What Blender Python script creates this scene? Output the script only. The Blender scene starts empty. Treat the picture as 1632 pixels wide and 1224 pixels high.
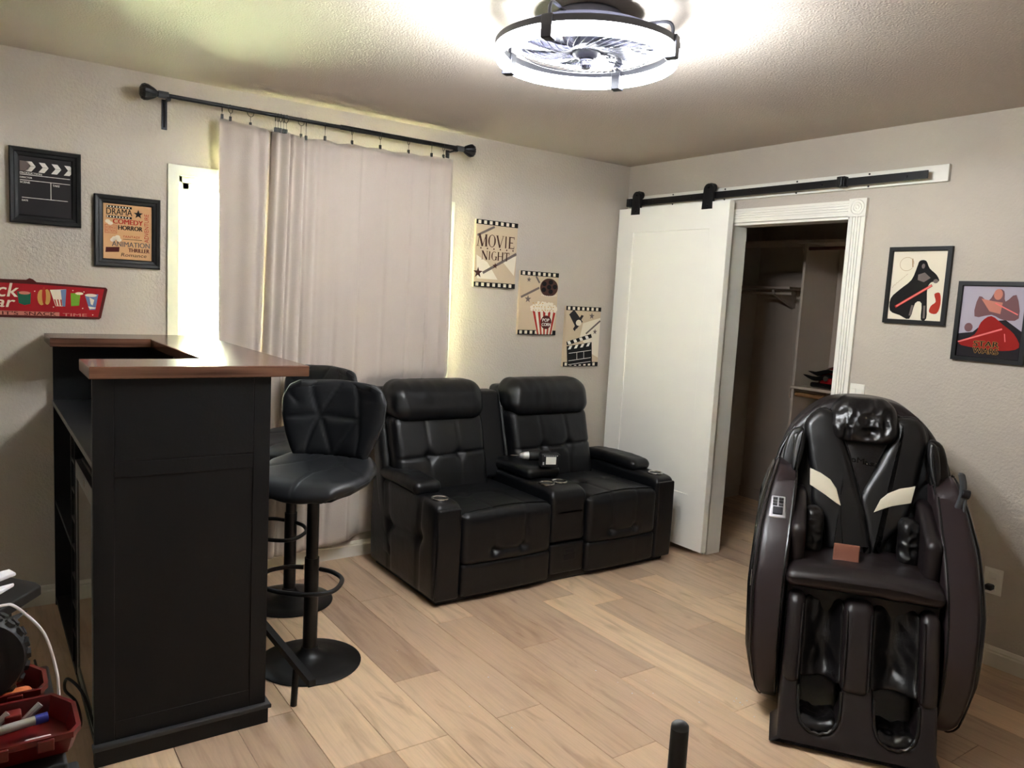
import bpy, bmesh, math, random
from mathutils import Vector, Matrix, noise
def nz(x, y, z, s=1): return noise.noise(Vector((x*s, y*s, z*s)))
def crease(x, y, z, s=1): return 1-2*abs(noise.noise(Vector((x*s, y*s, z*s))))
PI = math.pi
random.seed(7)
S = bpy.context.scene
C = S.collection

# ------------------------------------------------------------------ camera
fpx, yaw, pitch, roll = 1228.4, 0.955391, -0.1107194, 0.0544563
fw = Vector((math.cos(pitch)*math.cos(yaw), math.cos(pitch)*math.sin(yaw), math.sin(pitch)))
rt = Vector((math.sin(yaw), -math.cos(yaw), 0)); up = rt.cross(fw)
r2 = rt*math.cos(roll)+up*math.sin(roll); u2 = up*math.cos(roll)-rt*math.sin(roll)
cd = bpy.data.cameras.new('camera'); cam = bpy.data.objects.new('camera', cd); C.objects.link(cam)
cam.matrix_world = Matrix(((r2.x, u2.x, -fw.x, -3.69972), (r2.y, u2.y, -fw.y, -3.9777), (r2.z, u2.z, -fw.z, 1.51053), (0, 0, 0, 1)))
cd.sensor_width = 36; cd.lens = fpx/1632*36; cd.clip_start = 0.02
S.camera = cam
# ------------------------------------------------------------------ light
wd = bpy.data.worlds.new('sky'); S.world = wd; wd.use_nodes = True
bgn = wd.node_tree.nodes['Background']; bgn.inputs[0].default_value = (0.80, 0.93, 0.97, 1); bgn.inputs[1].default_value = 1.6
sd = bpy.data.lights.new('sun', 'SUN'); sd.energy = 95; sd.angle = 0.01; sd.color = (1, .97, .86)
sun = bpy.data.objects.new('sun', sd); C.objects.link(sun)
sun.rotation_euler = Vector((-0.25, .45, -0.86)).to_track_quat('-Z', 'Y').to_euler(); sun.location = (0, -6, 8)
LED = 26.0
S.view_settings.view_transform = 'Standard'; S.view_settings.look = 'None'
S.view_settings.gamma = 1; S.view_settings.use_curve_mapping = False
S.view_settings.exposure = 3.38
S.cycles.max_bounces = 10; S.cycles.diffuse_bounces = 6; S.cycles.transparent_max_bounces = 12

# ------------------------------------------------------------------ materials
def lin(c): return tuple((v/255/12.92 if v/255 <= .04045 else ((v/255+.055)/1.055)**2.4) for v in c)
MATS = {}
def mat(name, rgb, rough=.5, metal=0, bump=0, bscale=40, var=0, vscale=6, coat=0, spec=.5, sheen=0, trans=0, stretch=None, detail=3):
    if name in MATS: return MATS[name]
    m = bpy.data.materials.new(name); m.use_nodes = True; MATS[name] = m
    nt = m.node_tree; b = nt.nodes['Principled BSDF']
    c = lin(rgb); b.inputs['Base Color'].default_value = (*c, 1)
    b.inputs['Roughness'].default_value = rough; b.inputs['Metallic'].default_value = metal
    b.inputs['Coat Weight'].default_value = coat; b.inputs['Specular IOR Level'].default_value = spec
    b.inputs['Sheen Weight'].default_value = sheen
    b.inputs['Transmission Weight'].default_value = trans
    tc = nt.nodes.new('ShaderNodeTexCoord'); vec = tc.outputs['Object']
    if stretch:
        mp = nt.nodes.new('ShaderNodeMapping'); mp.inputs['Scale'].default_value = stretch
        nt.links.new(vec, mp.inputs[0]); vec = mp.outputs[0]
    if var:
        n = nt.nodes.new('ShaderNodeTexNoise'); n.inputs['Scale'].default_value = vscale; n.inputs['Detail'].default_value = 4
        nt.links.new(vec, n.inputs['Vector'])
        rp = nt.nodes.new('ShaderNodeValToRGB')
        rp.color_ramp.elements[0].position = .3; rp.color_ramp.elements[1].position = .7
        rp.color_ramp.elements[0].color = (*[v*(1-var) for v in c], 1); rp.color_ramp.elements[1].color = (*[min(1, v*(1+var)) for v in c], 1)
        nt.links.new(n.outputs['Fac'], rp.inputs[0]); nt.links.new(rp.outputs[0], b.inputs['Base Color'])
    if bump:
        n = nt.nodes.new('ShaderNodeTexNoise'); n.inputs['Scale'].default_value = bscale; n.inputs['Detail'].default_value = detail
        nt.links.new(vec, n.inputs['Vector'])
        bp = nt.nodes.new('ShaderNodeBump'); bp.inputs['Strength'].default_value = bump; bp.inputs['Distance'].default_value = .01
        nt.links.new(n.outputs['Fac'], bp.inputs['Height']); nt.links.new(bp.outputs[0], b.inputs['Normal'])
    return m
def emis(name, rgb, k):
    m = bpy.data.materials.new(name); m.use_nodes = True; b = m.node_tree.nodes['Principled BSDF']
    b.inputs['Base Color'].default_value = (.9, .9, .9, 1)
    b.inputs['Emission Color'].default_value = (*rgb, 1); b.inputs['Emission Strength'].default_value = k
    return m
M_wall = mat('wall_paint', (189, 180, 168), .85, bump=.35, bscale=85, spec=.2, var=.02, vscale=3, detail=2)
M_ceil = mat('ceiling_paint', (190, 180, 170), .85, bump=.35, bscale=130, spec=.2, detail=3)
M_white = mat('white_trim', (232, 229, 220), .4)
M_base = mat('baseboard_paint', (222, 217, 206), .45)
M_vinyl = mat('window_vinyl', (208, 208, 192), .4)
M_door = mat('door_paint', (250, 248, 240), .35, bump=.03, bscale=60)
M_iron = mat('black_iron', (15, 15, 18), .45, metal=.3)
M_gunmetal = mat('gunmetal', (36, 36, 40), .35, metal=.6)
M_curtain = mat('curtain_linen', (190, 178, 167), .9, bump=.25, bscale=300, sheen=.3, spec=.1)
M_couch = mat('black_leather', (9, 10, 13), .40, bump=.18, bscale=16, detail=5, spec=.45)
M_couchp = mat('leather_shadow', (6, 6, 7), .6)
M_stool = mat('stool_leather', (15, 17, 21), .48, bump=.05, bscale=30)
M_stoolm = mat('stool_metal', (10, 10, 11), .38, metal=.2, spec=.5)
M_bar = mat('bar_black', (10, 12, 16), .5, spec=.35, bump=.05, bscale=120, var=.06)
M_bar_trim = mat('bar_trim', (44, 45, 48), .5)
M_brown = mat('chair_brown_leather', (30, 23, 24), .38, bump=.10, bscale=12, detail=4)
M_shellb = mat('chair_brown_shell', (44, 34, 36), .36, bump=.02, bscale=80)
M_shellk = mat('chair_black_gloss', (9, 8, 9), .25)
M_pipe = mat('chair_piping', (40, 37, 38), .22)
M_pad = mat('chair_black_leather', (15, 14, 15), .36, bump=.2, bscale=14, detail=4)
M_wrink = mat('chair_wrinkled_leather', (17, 15, 16), .32, bump=.35, bscale=22, detail=4)
M_cream = mat('cream_leather', (214, 205, 182), .5, bump=.05)
M_strap = mat('tan_strap', (122, 70, 50), .6)
M_chrome = mat('brushed_steel', (205, 203, 198), .25, metal=1)
M_silver = mat('silver_plastic', (175, 175, 178), .3, metal=.5)
M_clear = mat('clear_plastic', (150, 150, 175), .02, trans=1)
M_lampdk = mat('lamp_frame', (18, 18, 26), .45)
M_lampw = mat('lamp_white', (34, 34, 44), .45)
M_red = mat('red_plastic', (96, 11, 10), .4)
M_blk = mat('black_plastic', (9, 9, 10), .5)
M_grey = mat('grey_plastic', (66, 68, 70), .5)
M_dk = mat('charcoal_plastic', (22, 22, 24), .6)
M_paper = mat('paper', (230, 228, 235), .8)
M_closet = mat('closet_paint', (180, 165, 150), .8)
M_ground = mat('concrete', (200, 222, 186), .9, bump=.2)
def decmat(name, rgb): return mat('print_'+name, rgb, .75, spec=.2)
K = decmat('black', (22, 20, 21)); W_ = decmat('white', (228, 222, 214)); BG = decmat('parchment', (200, 180, 152)); BR = decmat('brown', (74, 46, 38))
TN = decmat('tan', (170, 140, 104)); RD = decmat('red', (170, 50, 36)); GR = decmat('grey', (112, 100, 96)); LB = decmat('peach', (205, 160, 116)); MR = decmat('maroon', (82, 32, 28))
GN = decmat('green', (34, 96, 72)); LM = decmat('lime', (110, 160, 50)); BL = decmat('blue', (110, 130, 170)); SG = decmat('sign_red', (160, 28, 36)); PK = decmat('pink', (198, 128, 110)); GO = decmat('gold', (196, 150, 80))
CH = decmat('chalkboard', (44, 41, 42)); CR = decmat('cream', (226, 216, 196)); GLOW = decmat('light_red', (236, 120, 116))

def wood_top():
    m = mat('walnut_laminate', (140, 88, 58), .25, coat=.15)
    nt = m.node_tree; b = nt.nodes['Principled BSDF']
    tc = nt.nodes.new('ShaderNodeTexCoord'); mp = nt.nodes.new('ShaderNodeMapping'); mp.inputs['Scale'].default_value = (1.2, 26, 26)
    n = nt.nodes.new('ShaderNodeTexNoise'); n.inputs['Scale'].default_value = 2.2; n.inputs['Detail'].default_value = 5
    rp = nt.nodes.new('ShaderNodeValToRGB')
    for i, (p, c) in enumerate([(.3, (68, 43, 33)), (.7, (116, 80, 62))]):
        rp.color_ramp.elements[i].position = p; rp.color_ramp.elements[i].color = (*lin(c), 1)
    nt.links.new(tc.outputs['Object'], mp.inputs[0]); nt.links.new(mp.outputs[0], n.inputs['Vector'])
    nt.links.new(n.outputs['Fac'], rp.inputs[0]); nt.links.new(rp.outputs[0], b.inputs['Base Color'])
    return m
M_wood = wood_top()
M_dowel = mat('closet_wood', (120, 84, 52), .5, var=.15, vscale=20)

def plank_mat():
    m = bpy.data.materials.new('oak_plank'); m.use_nodes = True
    nt = m.node_tree; b = nt.nodes['Principled BSDF']; L = nt.links.new; N = nt.nodes.new
    b.inputs['Roughness'].default_value = .42
    tc = N('ShaderNodeTexCoord'); oi = N('ShaderNodeObjectInfo')
    sc = N('ShaderNodeVectorMath'); sc.operation = 'SCALE'; sc.inputs[0].default_value = (31, 57, 13); L(oi.outputs['Random'], sc.inputs['Scale'])
    ad = N('ShaderNodeVectorMath'); ad.operation = 'ADD'; L(tc.outputs['Object'], ad.inputs[0]); L(sc.outputs[0], ad.inputs[1])
    def noise(scale, st, det, dist=0):
        mp = N('ShaderNodeMapping'); mp.inputs['Scale'].default_value = st; L(ad.outputs[0], mp.inputs[0])
        n = N('ShaderNodeTexNoise'); n.inputs['Scale'].default_value = scale; n.inputs['Detail'].default_value = det; n.inputs['Distortion'].default_value = dist
        L(mp.outputs[0], n.inputs['Vector']); return n.outputs['Fac']
    def ramp(src, pts):
        r = N('ShaderNodeValToRGB'); e = r.color_ramp.elements
        while len(e) < len(pts): e.new(.5)
        for i, (p, c) in enumerate(pts): e[i].position = p; e[i].color = (*c, 1)
        L(src, r.inputs[0]); return r.outputs[0]
    def mix(t, f, a, c):
        x = N('ShaderNodeMix'); x.data_type = 'RGBA'; x.blend_type = t; x.inputs[0].default_value = f
        L(a, x.inputs[6]); L(c, x.inputs[7]); return x.outputs[2]
    base = ramp(oi.outputs['Random'], [(0, lin((180, 151, 126))), (.3, lin((210, 180, 150))), (.55, lin((190, 162, 137))), (.8, lin((226, 196, 162))), (1, lin((216, 185, 153)))])
    g1 = ramp(noise(2.2, (9, .9, 1), 4, .8), [(.25, (.66, .61, .58)), (.48, (1, 1, 1)), (.8, (1.14, 1.13, 1.12))])
    g2 = ramp(noise(9, (16, .7, 1), 3, .2), [(.3, (.94, .93, .92)), (.6, (1.05, 1.05, 1.05))])
    kn = ramp(noise(3.0, (3.2, .8, 1), 3, 1.2), [(.24, (.45, .38, .34)), (.30, (.75, .70, .66)), (.40, (1, 1, 1))])
    c = mix('MULTIPLY', .75, base, g1); c = mix('MULTIPLY', .8, c, g2); c = mix('MULTIPLY', .7, c, kn)
    L(c, b.inputs['Base Color'])
    bp = N('ShaderNodeBump'); bp.inputs['Strength'].default_value = .12; bp.inputs['Distance'].default_value = .004
    L(noise(9, (16, .8, 1), 4, .2), bp.inputs['Height']); L(bp.outputs[0], b.inputs['Normal'])
    return m
M_plank = plank_mat()

# ------------------------------------------------------------------ mesh building
ORG = {}
class MB:
    def __init__(s): s.v = []; s.f = []
    def add(s, vs, fs):
        o = len(s.v); s.v += [tuple(v) for v in vs]; s.f += [tuple(i+o for i in f) for f in fs]; return s
    def box(s, x0, x1, y0, y1, z0, z1):
        vs = [(x, y, z) for z in (z0, z1) for y in (y0, y1) for x in (x0, x1)]
        return s.add(vs, [(0, 2, 3, 1), (4, 5, 7, 6), (0, 1, 5, 4), (2, 6, 7, 3), (0, 4, 6, 2), (1, 3, 7, 5)])
    def loops(s, L, closed=False, caps=True):
        n = len(L[0]); vs = [p for l in L for p in l]; fs = []
        m = len(L); rng = m if closed else m-1
        for i in range(rng):
            for j in range(n):
                a = i*n+j; b = i*n+(j+1) % n; c = ((i+1) % m)*n+(j+1) % n; d = ((i+1) % m)*n+j
                fs.append((a, b, c, d))
        if caps and not closed: fs += [tuple(range(n))[::-1], tuple(range((m-1)*n, m*n))]
        return s.add(vs, fs)
    def cyl(s, p0, p1, r0, r1=None, n=20):
        r1 = r0 if r1 is None else r1
        p0 = Vector(p0); p1 = Vector(p1); d = (p1-p0).normalized()
        a = d.orthogonal().normalized(); b = d.cross(a)
        L = [[p+(a*math.cos(t)+b*math.sin(t))*r for t in [2*PI*k/n for k in range(n)]] for p, r in ((p0, r0), (p1, r1))]
        return s.loops(L)
    def lathe(s, prof, c=(0, 0, 0), n=32):
        L = [[(c[0]+r*math.cos(2*PI*k/n), c[1]+r*math.sin(2*PI*k/n), c[2]+z) for k in range(n)] for r, z in prof]
        return s.loops(L)
    def tube(s, pts, r, n=8, closed=False):
        P = [Vector(p) for p in pts]; m = len(P); L = []; prev = None
        for i, p in enumerate(P):
            a = P[(i-1) % m] if (closed or i > 0) else P[i]; b = P[(i+1) % m] if (closed or i < m-1) else P[i]
            d = (b-a).normalized()
            if prev is None: q = d.orthogonal().normalized()
            else:
                q = prev-d*prev.dot(d)
                q = q.normalized() if q.length > 1e-6 else d.orthogonal().normalized()
            prev = q; w = d.cross(q)
            rr = r(i/(m-1)) if callable(r) else r
            L.append([p+(q*math.cos(t)+w*math.sin(t))*rr for t in [2*PI*k/n for k in range(n)]])
        return s.loops(L, closed=closed)
    def slab(s, out, t0, t1, r, mp, seg=4, r0=None):
        """rounded prism: 2D outline swept from t0 to t1, edge radius r at t1 end, r0 at t0 end"""
        r0 = r if r0 is None else r0
        A = sum(out[i][0]*out[(i+1) % len(out)][1]-out[(i+1) % len(out)][0]*out[i][1] for i in range(len(out)))
        sg = 1 if A > 0 else -1; n = len(out); nr = []
        for i in range(n):
            a = Vector(out[i-1]); b = Vector(out[i]); c = Vector(out[(i+1) % n])
            e1 = (b-a).normalized(); e2 = (c-b).normalized()
            n1 = Vector((-e1.y, e1.x))*sg; n2 = Vector((-e2.y, e2.x))*sg
            q = n1+n2; q = q/max(q.length_squared/2, .5) if q.length > 1e-6 else n1
            nr.append(q)
        sgn = 1 if t1 > t0 else -1; L = []
        for k in range(seg+1):
            th = PI/2*k/seg; L.append((r0*(1-math.sin(th)), t0+sgn*r0*(1-math.cos(th))))
        for k in range(seg+1):
            th = PI/2*k/seg; L.append((r*(1-math.cos(th)), t1-sgn*r*(1-math.sin(th))))
        return s.loops([[mp(out[i][0]+nr[i].x*off, out[i][1]+nr[i].y*off, t) for i in range(n)] for off, t in L])
    def rbox(s, x0, x1, y0, y1, z0, z1, r, n=(4, 4, 4), fn=None, seg=3):
        lo = (x0, y0, z0); hi = (x1, y1, z1); ax = []
        r = min(r, *[(hi[i]-lo[i])/2*.999 for i in range(3)])
        for i in range(3):
            a, b = lo[i], hi[i]
            l = [a+r*(1-math.tan(PI/4*(1-k/seg))) for k in range(seg+1)]
            m = [a+r+(b-a-2*r)*k/n[i] for k in range(1, n[i])]
            rr = [b-r*(1-math.tan(PI/4*(1-k/seg))) for k in range(seg, -1, -1)]
            ax.append(l+m+rr)
        idx = {}; vs = []; fs = []
        def V(i, j, k):
            key = (i, j, k)
            if key not in idx:
                p = Vector((ax[0][i], ax[1][j], ax[2][k]))
                q = Vector([min(max(p[t], lo[t]+r), hi[t]-r) for t in range(3)]); d = p-q
                o = q+d.normalized()*r if d.length > 1e-9 else p
                if fn: o = fn(*o)
                idx[key] = len(vs); vs.append(tuple(o))
            return idx[key]
        nx, ny, nz = [len(a)-1 for a in ax]
        for k in (0, nz):
            for i in range(nx):
                for j in range(ny): fs.append((V(i, j, k), V(i+1, j, k), V(i+1, j+1, k), V(i, j+1, k)))
        for j in (0, ny):
            for i in range(nx):
                for k in range(nz): fs.append((V(i, j, k), V(i+1, j, k), V(i+1, j, k+1), V(i, j, k+1)))
        for i in (0, nx):
            for j in range(ny):
                for k in range(nz): fs.append((V(i, j, k), V(i, j+1, k), V(i, j+1, k+1), V(i, j, k+1)))
        return s.add(vs, fs)
    def shell(s, fn, nu, nv, th, dfn=None):
        """two-sided sheet: fn(s,t) s in -1..1, t in 0..1; thickness th rounding off at the rim; dfn = groove depth on the + side"""
        e = 1e-3; F = []; B = []
        for i in range(nu+1):
            for j in range(nv+1):
                a = -math.cos(PI*i/nu); t = .5-.5*math.cos(PI*j/nv)
                p = Vector(fn(a, t)); pa = Vector(fn(a+e, t))-Vector(fn(a-e, t)); pt = Vector(fn(a, t+e))-Vector(fn(a, t-e))
                n = pa.cross(pt); n = n.normalized() if n.length > 1e-12 else Vector((0, 0, 1))
                m = max(abs(a), abs(2*t-1)); h = th/2*math.sqrt(max(0, 1-m**8))
                g = dfn(a, t) if dfn else 0
                F.append(p+n*(h-g*(1-m**12))); B.append(p-n*h)
        o = len(s.v); W = nv+1; N = (nu+1)*W; fs = []
        for i in range(nu):
            for j in range(nv):
                a = i*W+j; fs += [(a, a+1, a+W+1, a+W), (N+a, N+a+W, N+a+W+1, N+a+1)]
        rim = [(i, 0) for i in range(nu)]+[(nu, j) for j in range(nv)]+[(i, nv) for i in range(nu, 0, -1)]+[(0, j) for j in range(nv, 0, -1)]
        ids = [i*W+j for i, j in rim]
        for k in range(len(ids)): a, b = ids[k], ids[(k+1) % len(ids)]; fs.append((a, b, N+b, N+a))
        return s.add(F+B, fs)
    def to(s, name, m, parent=None, smooth=True, bevel=0, bseg=2, kind=None, label=None, cat=None, group=None, merge=0, angle=40):
        org = Vector((0, 0, 0))
        if parent is not None: org = ORG.get(parent.name, org)
        elif s.v:
            xs, ys, zs = zip(*s.v); org = Vector(((min(xs)+max(xs))/2, (min(ys)+max(ys))/2, min(zs)))
        me = bpy.data.meshes.new(name)
        me.from_pydata([Vector(v)-org for v in s.v], [], s.f); me.materials.append(m)
        bm = bmesh.new(); bm.from_mesh(me)
        if merge: bmesh.ops.remove_doubles(bm, verts=bm.verts, dist=merge)
        bmesh.ops.recalc_face_normals(bm, faces=bm.faces)
        if smooth:
            for f in bm.faces: f.smooth = True
            for e in bm.edges:
                if len(e.link_faces) == 2 and e.calc_face_angle(0) > math.radians(angle): e.smooth = False
        bm.to_mesh(me); bm.free()
        o = bpy.data.objects.new(name, me); C.objects.link(o)
        if parent is not None:
            o.parent = parent; ORG[o.name] = org
        else: o.location = org; ORG[o.name] = org
        if bevel:
            bv = o.modifiers.new('bevel', 'BEVEL'); bv.width = bevel; bv.segments = bseg; bv.limit_method = 'ANGLE'; bv.angle_limit = math.radians(35)
        for k_, v_ in (('kind', kind), ('label', label), ('category', cat), ('group', group)):
            if v_: o[k_] = v_
        return o
def thing(name, label, cat, loc, rot=0, group=None, local=False, kind=None):
    o = bpy.data.objects.new(name, None); C.objects.link(o); o.location = loc; o.rotation_euler = (0, 0, rot); o.empty_display_size = .1
    if label: o['label'] = label
    if cat: o['category'] = cat
    if group: o['group'] = group
    if kind: o['kind'] = kind
    ORG[o.name] = Vector((0, 0, 0)) if local else Vector(loc)
    return o
def smooth_loop(pts, n=4, closed=True):
    out = []; m = len(pts); R = range(m if closed else m-1)
    g = (lambda i: Vector(pts[i % m])) if closed else (lambda i: Vector(pts[min(max(i, 0), m-1)]))
    for i in R:
        p0, p1, p2, p3 = g(i-1), g(i), g(i+1), g(i+2)
        for k in range(n):
            t = k/n
            out.append(.5*((2*p1)+(p2-p0)*t+(2*p0-5*p1+4*p2-p3)*t*t+(3*p1-p0-3*p2+p3)*t**3))
    if not closed: out.append(g(m-1))
    return [tuple(p) for p in out]
def interp(x, pts):
    if x <= pts[0][0]: return pts[0][1]
    for (a, b), (c, d) in zip(pts, pts[1:]):
        if x <= c: return b+(d-b)*(x-a)/(c-a)
    return pts[-1][1]
def dseg(px, py, a, b):
    ax, ay = a; bx, by = b; dx, dy = bx-ax, by-ay; t = max(0, min(1, ((px-ax)*dx+(py-ay)*dy)/(dx*dx+dy*dy+1e-12)))
    return math.hypot(px-ax-t*dx, py-ay-t*dy)
_tc = {}
def glyphs(txt):
    if txt in _tc: return _tc[txt]
    cu = bpy.data.curves.new('t', 'FONT'); cu.body = txt; cu.resolution_u = 3; o = bpy.data.objects.new('t', cu); C.objects.link(o)
    dg = bpy.context.evaluated_depsgraph_get(); dg.update(); me = bpy.data.meshes.new_from_object(o.evaluated_get(dg))
    vs = [tuple(v.co) for v in me.vertices]; fs = [tuple(p.vertices) for p in me.polygons]
    bpy.data.objects.remove(o); bpy.data.curves.remove(cu); bpy.data.meshes.remove(me)
    _tc[txt] = (vs, fs); return vs, fs
def text(mb, txt, x0, x1, z0, z1, y, slant=0, rise=0, vert=False, bold=0):
    vs, fs = glyphs(txt); xs = [v[0] for v in vs]; ys = [v[1] for v in vs]; a, b, c, d = min(xs), max(xs), min(ys), max(ys)
    out = []
    for v in vs:
        u = (v[0]-a)/(b-a); w = (v[1]-c)/(d-c)
        if vert: out.append((x1-(x1-x0)*w, y, z0+(z1-z0)*u))
        else: out.append((x0+(x1-x0)*u+slant*w, y, z0+(z1-z0)*w+rise*u))
    mb.add(out, fs)
    if bold: mb.add([(p[0]+bold, p[1]-.00005, p[2]) for p in out], fs)
PS = [1, 0]
def poly(mb, pts, y): mb.add([(a*PS[0]+PS[1], y, b) for a, b in pts], [tuple(range(len(pts)))])
def rect(mb, x0, x1, z0, z1, y, rise=0): poly(mb, [(x0, z0), (x1, z0+rise), (x1, z1+rise), (x0, z1)], y)
def band(mb, a, b, w, y):
    d = Vector((b[0]-a[0], b[1]-a[1])).normalized()*w/2; n = Vector((-d.y, d.x))
    poly(mb, [(a[0]+n.x, a[1]+n.y), (b[0]+n.x, b[1]+n.y), (b[0]-n.x, b[1]-n.y), (a[0]-n.x, a[1]-n.y)], y)
def disc(mb, x, z, rx, rz, y, n=20): poly(mb, [(x+rx*math.cos(2*PI*k/n), z+rz*math.sin(2*PI*k/n)) for k in range(n)], y)
def star(mb, x, z, r, y, rot=0): poly(mb, [(x+(r if k % 2 == 0 else r*.4)*math.cos(PI/2+rot+PI*k/5), z+(r if k % 2 == 0 else r*.4)*math.sin(PI/2+rot+PI*k/5)) for k in range(10)], y)
#%%ROOM
# ------------------------------------------------------------------ room shell
H = 2.44
st = dict(kind='structure', smooth=False)
fl = MB().box(-4.75, 1.62, -4.9, .15, -.12, -.009).to('floor', mat('floor_joint', (70, 52, 40), .9), **st)
full = None
cols = []
x = -1.155+.203*13
k = 0
while x > -4.75:
    x0, x1 = x-.203, x; kk = round((-1.155-x)/.203)
    off = {0: -2.24, 1: -1.83, 2: -1.42, 3: -1.028, 4: -1.83, 5: -1.42, 6: -1.834}.get(kk)
    if off is None: off = [-1.03, -1.83, -1.43, -2.23, -1.64, -1.2][(kk*7) % 6]
    y = off
    while y < .0: y += 1.2
    while y > -4.9:
        ya, yb = max(y-1.2, -4.9), min(y, .0 if x0 < 1.5 else 0)
        if yb-ya > .01 and x0 > -4.75:
            wd_, ln = x1-x0-.0014, yb-ya-.0014; key = (round(ln, 3))
            if key not in cols: cols.append(key)
            if ('pl', key) not in _tc:
                mb = MB(); b_ = .0012; hw, hl = wd_/2, ln/2
                vs = [(-hw, -hl, -.008), (hw, -hl, -.008), (hw, hl, -.008), (-hw, hl, -.008), (-hw, -hl, -b_), (hw, -hl, -b_), (hw, hl, -b_), (-hw, hl, -b_),
                      (-hw+b_, -hl+b_, 0), (hw-b_, -hl+b_, 0), (hw-b_, hl-b_, 0), (-hw+b_, hl-b_, 0)]
                fs = [(0, 1, 5, 4), (1, 2, 6, 5), (2, 3, 7, 6), (3, 0, 4, 7), (4, 5, 9, 8), (5, 6, 10, 9), (6, 7, 11, 10), (7, 4, 8, 11), (8, 9, 10, 11), (3, 2, 1, 0)]
                me = bpy.data.meshes.new('plank'); me.from_pydata(vs, [], fs); me.materials.append(M_plank); _tc[('pl', key)] = me
            o = bpy.data.objects.new('plank', _tc[('pl', key)]); C.objects.link(o); o.parent = fl
            o.location = Vector(((x0+x1)/2, (ya+yb)/2, 0))-ORG[fl.name]
        y -= 1.2
    x -= .203
MB().box(-4.75, 1.62, -4.9, .15, H, H+.1).to('ceiling', M_ceil, **st)
WX0, WX1, WZ0, WZ1 = -2.885, -1.415, .96, 2.005
wb = MB()
for b in [(-4.75, WX0, 0, .15, 0, H), (WX1, 1.62, 0, .15, 0, H), (WX0, WX1, 0, .15, 0, WZ0), (WX0, WX1, 0, .15, WZ1, H)]: wb.box(*b)
wb.to('wall_back', M_wall, **st)
DY0, DY1, DZ = -1.667, -.909, 2.02
wr = MB()
for b in [(0, .11, DY1, 0, 0, H), (0, .11, -4.9, DY0, 0, H), (0, .11, DY0, DY1, DZ, H)]: wr.box(*b)
wr.to('wall_right', M_wall, **st)
MB().box(-4.87, -4.75, -4.9, .15, 0, H).to('wall_left', M_wall, **st)
MB().box(-4.87, 1.62, -5.0, -4.9, 0, H).to('wall_front', M_wall, **st)
MB().box(1.47, 1.58, -2.6, 0, 0, H).to('wall_closet_back', M_closet, **st)
MB().box(.11, 1.47, -2.7, -2.6, 0, H).to('wall_closet_side', M_closet, **st)
def baseb(name, pts_axis, a0, a1, flip):
    prof = [(0, 0), (.013, 0), (.013, .062), (.010, .068), (.011, .074), (.005, .088), (0, .09)]
    mb = MB()
    if pts_axis == 'x': mb.loops([[(a, flip*d, z) for d, z in prof] for a in (a0, a1)])
    else: mb.loops([[(flip*d, a, z) for d, z in prof] for a in (a0, a1)])
    return mb.to(name, M_base, smooth=False, kind='structure')
baseb('baseboard_back', 'x', -4.75, -.001, -1)
baseb('baseboard_right', 'y', -4.9, -1.752, -1)
mb = MB(); mb.box(1.457, 1.47, -2.6, -.0, 0, .085); mb.to('baseboard_closet', M_closet, **st)
# window
wn = thing('window_1', None, None, ((WX0+WX1)/2, 0.02, WZ0), kind='structure')
mb = MB()
for b in [(WX0-.045, WX0+.005, -.012, .0, WZ0-.045, WZ1+.045), (WX1-.005, WX1+.045, -.012, .0, WZ0-.045, WZ1+.045), (WX0, WX1, -.012, .0, WZ1-.005, WZ1+.045), (WX0, WX1, -.03, .0, WZ0-.045, WZ0)]: mb.box(*b)
mb.to('window_casing', M_vinyl, wn, smooth=False, bevel=.002)
mb = MB()
for a, b in [(WX0, WX0+.03), (WX1-.03, WX1), (-2.17, -2.12)]: mb.box(a, b, .03, .08, WZ0, WZ1)
for a, b in [(WZ0, WZ0+.03), (WZ1-.03, WZ1)]: mb.box(WX0, WX1, .03, .08, a, b)
mb.to('window_frame', M_vinyl, wn, smooth=False, bevel=.003)
for a, b in [(WX0+.03, -2.17), (-2.12, WX1-.03)]:
    mb = MB()
    for q in [(a, a+.03, .04, .07, WZ0+.03, WZ1-.03), (b-.03, b, .04, .07, WZ0+.03, WZ1-.03), (a, b, .04, .07, WZ0+.03, WZ0+.06), (a, b, .04, .07, WZ1-.06, WZ1-.03)]: mb.box(*q)
    sash = mb.to('sash', M_vinyl, wn, smooth=False, bevel=.002)
    gm = MATS.get('glass')
    if not gm:
        gm = bpy.data.materials.new('glass'); gm.use_nodes = True; nt = gm.node_tree; MATS['glass'] = gm
        nt.nodes.remove(nt.nodes['Principled BSDF']); g = nt.nodes.new('ShaderNodeBsdfGlossy'); g.inputs['Roughness'].default_value = .02
        t = nt.nodes.new('ShaderNodeBsdfTransparent'); mx = nt.nodes.new('ShaderNodeMixShader'); fr = nt.nodes.new('ShaderNodeFresnel'); fr.inputs[0].default_value = 1.45
        nt.links.new(fr.outputs[0], mx.inputs[0]); nt.links.new(t.outputs[0], mx.inputs[1]); nt.links.new(g.outputs[0], mx.inputs[2]); nt.links.new(mx.outputs[0], nt.nodes['Material Output'].inputs[0])
    MB().box(a+.03, b-.03, .053, .056, WZ0+.06, WZ1-.06).to('pane', gm, sash, smooth=False)
MB().box(-30, 25, .16, 40, -.3, -.15).to('ground', M_ground, kind='structure', smooth=False)
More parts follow.
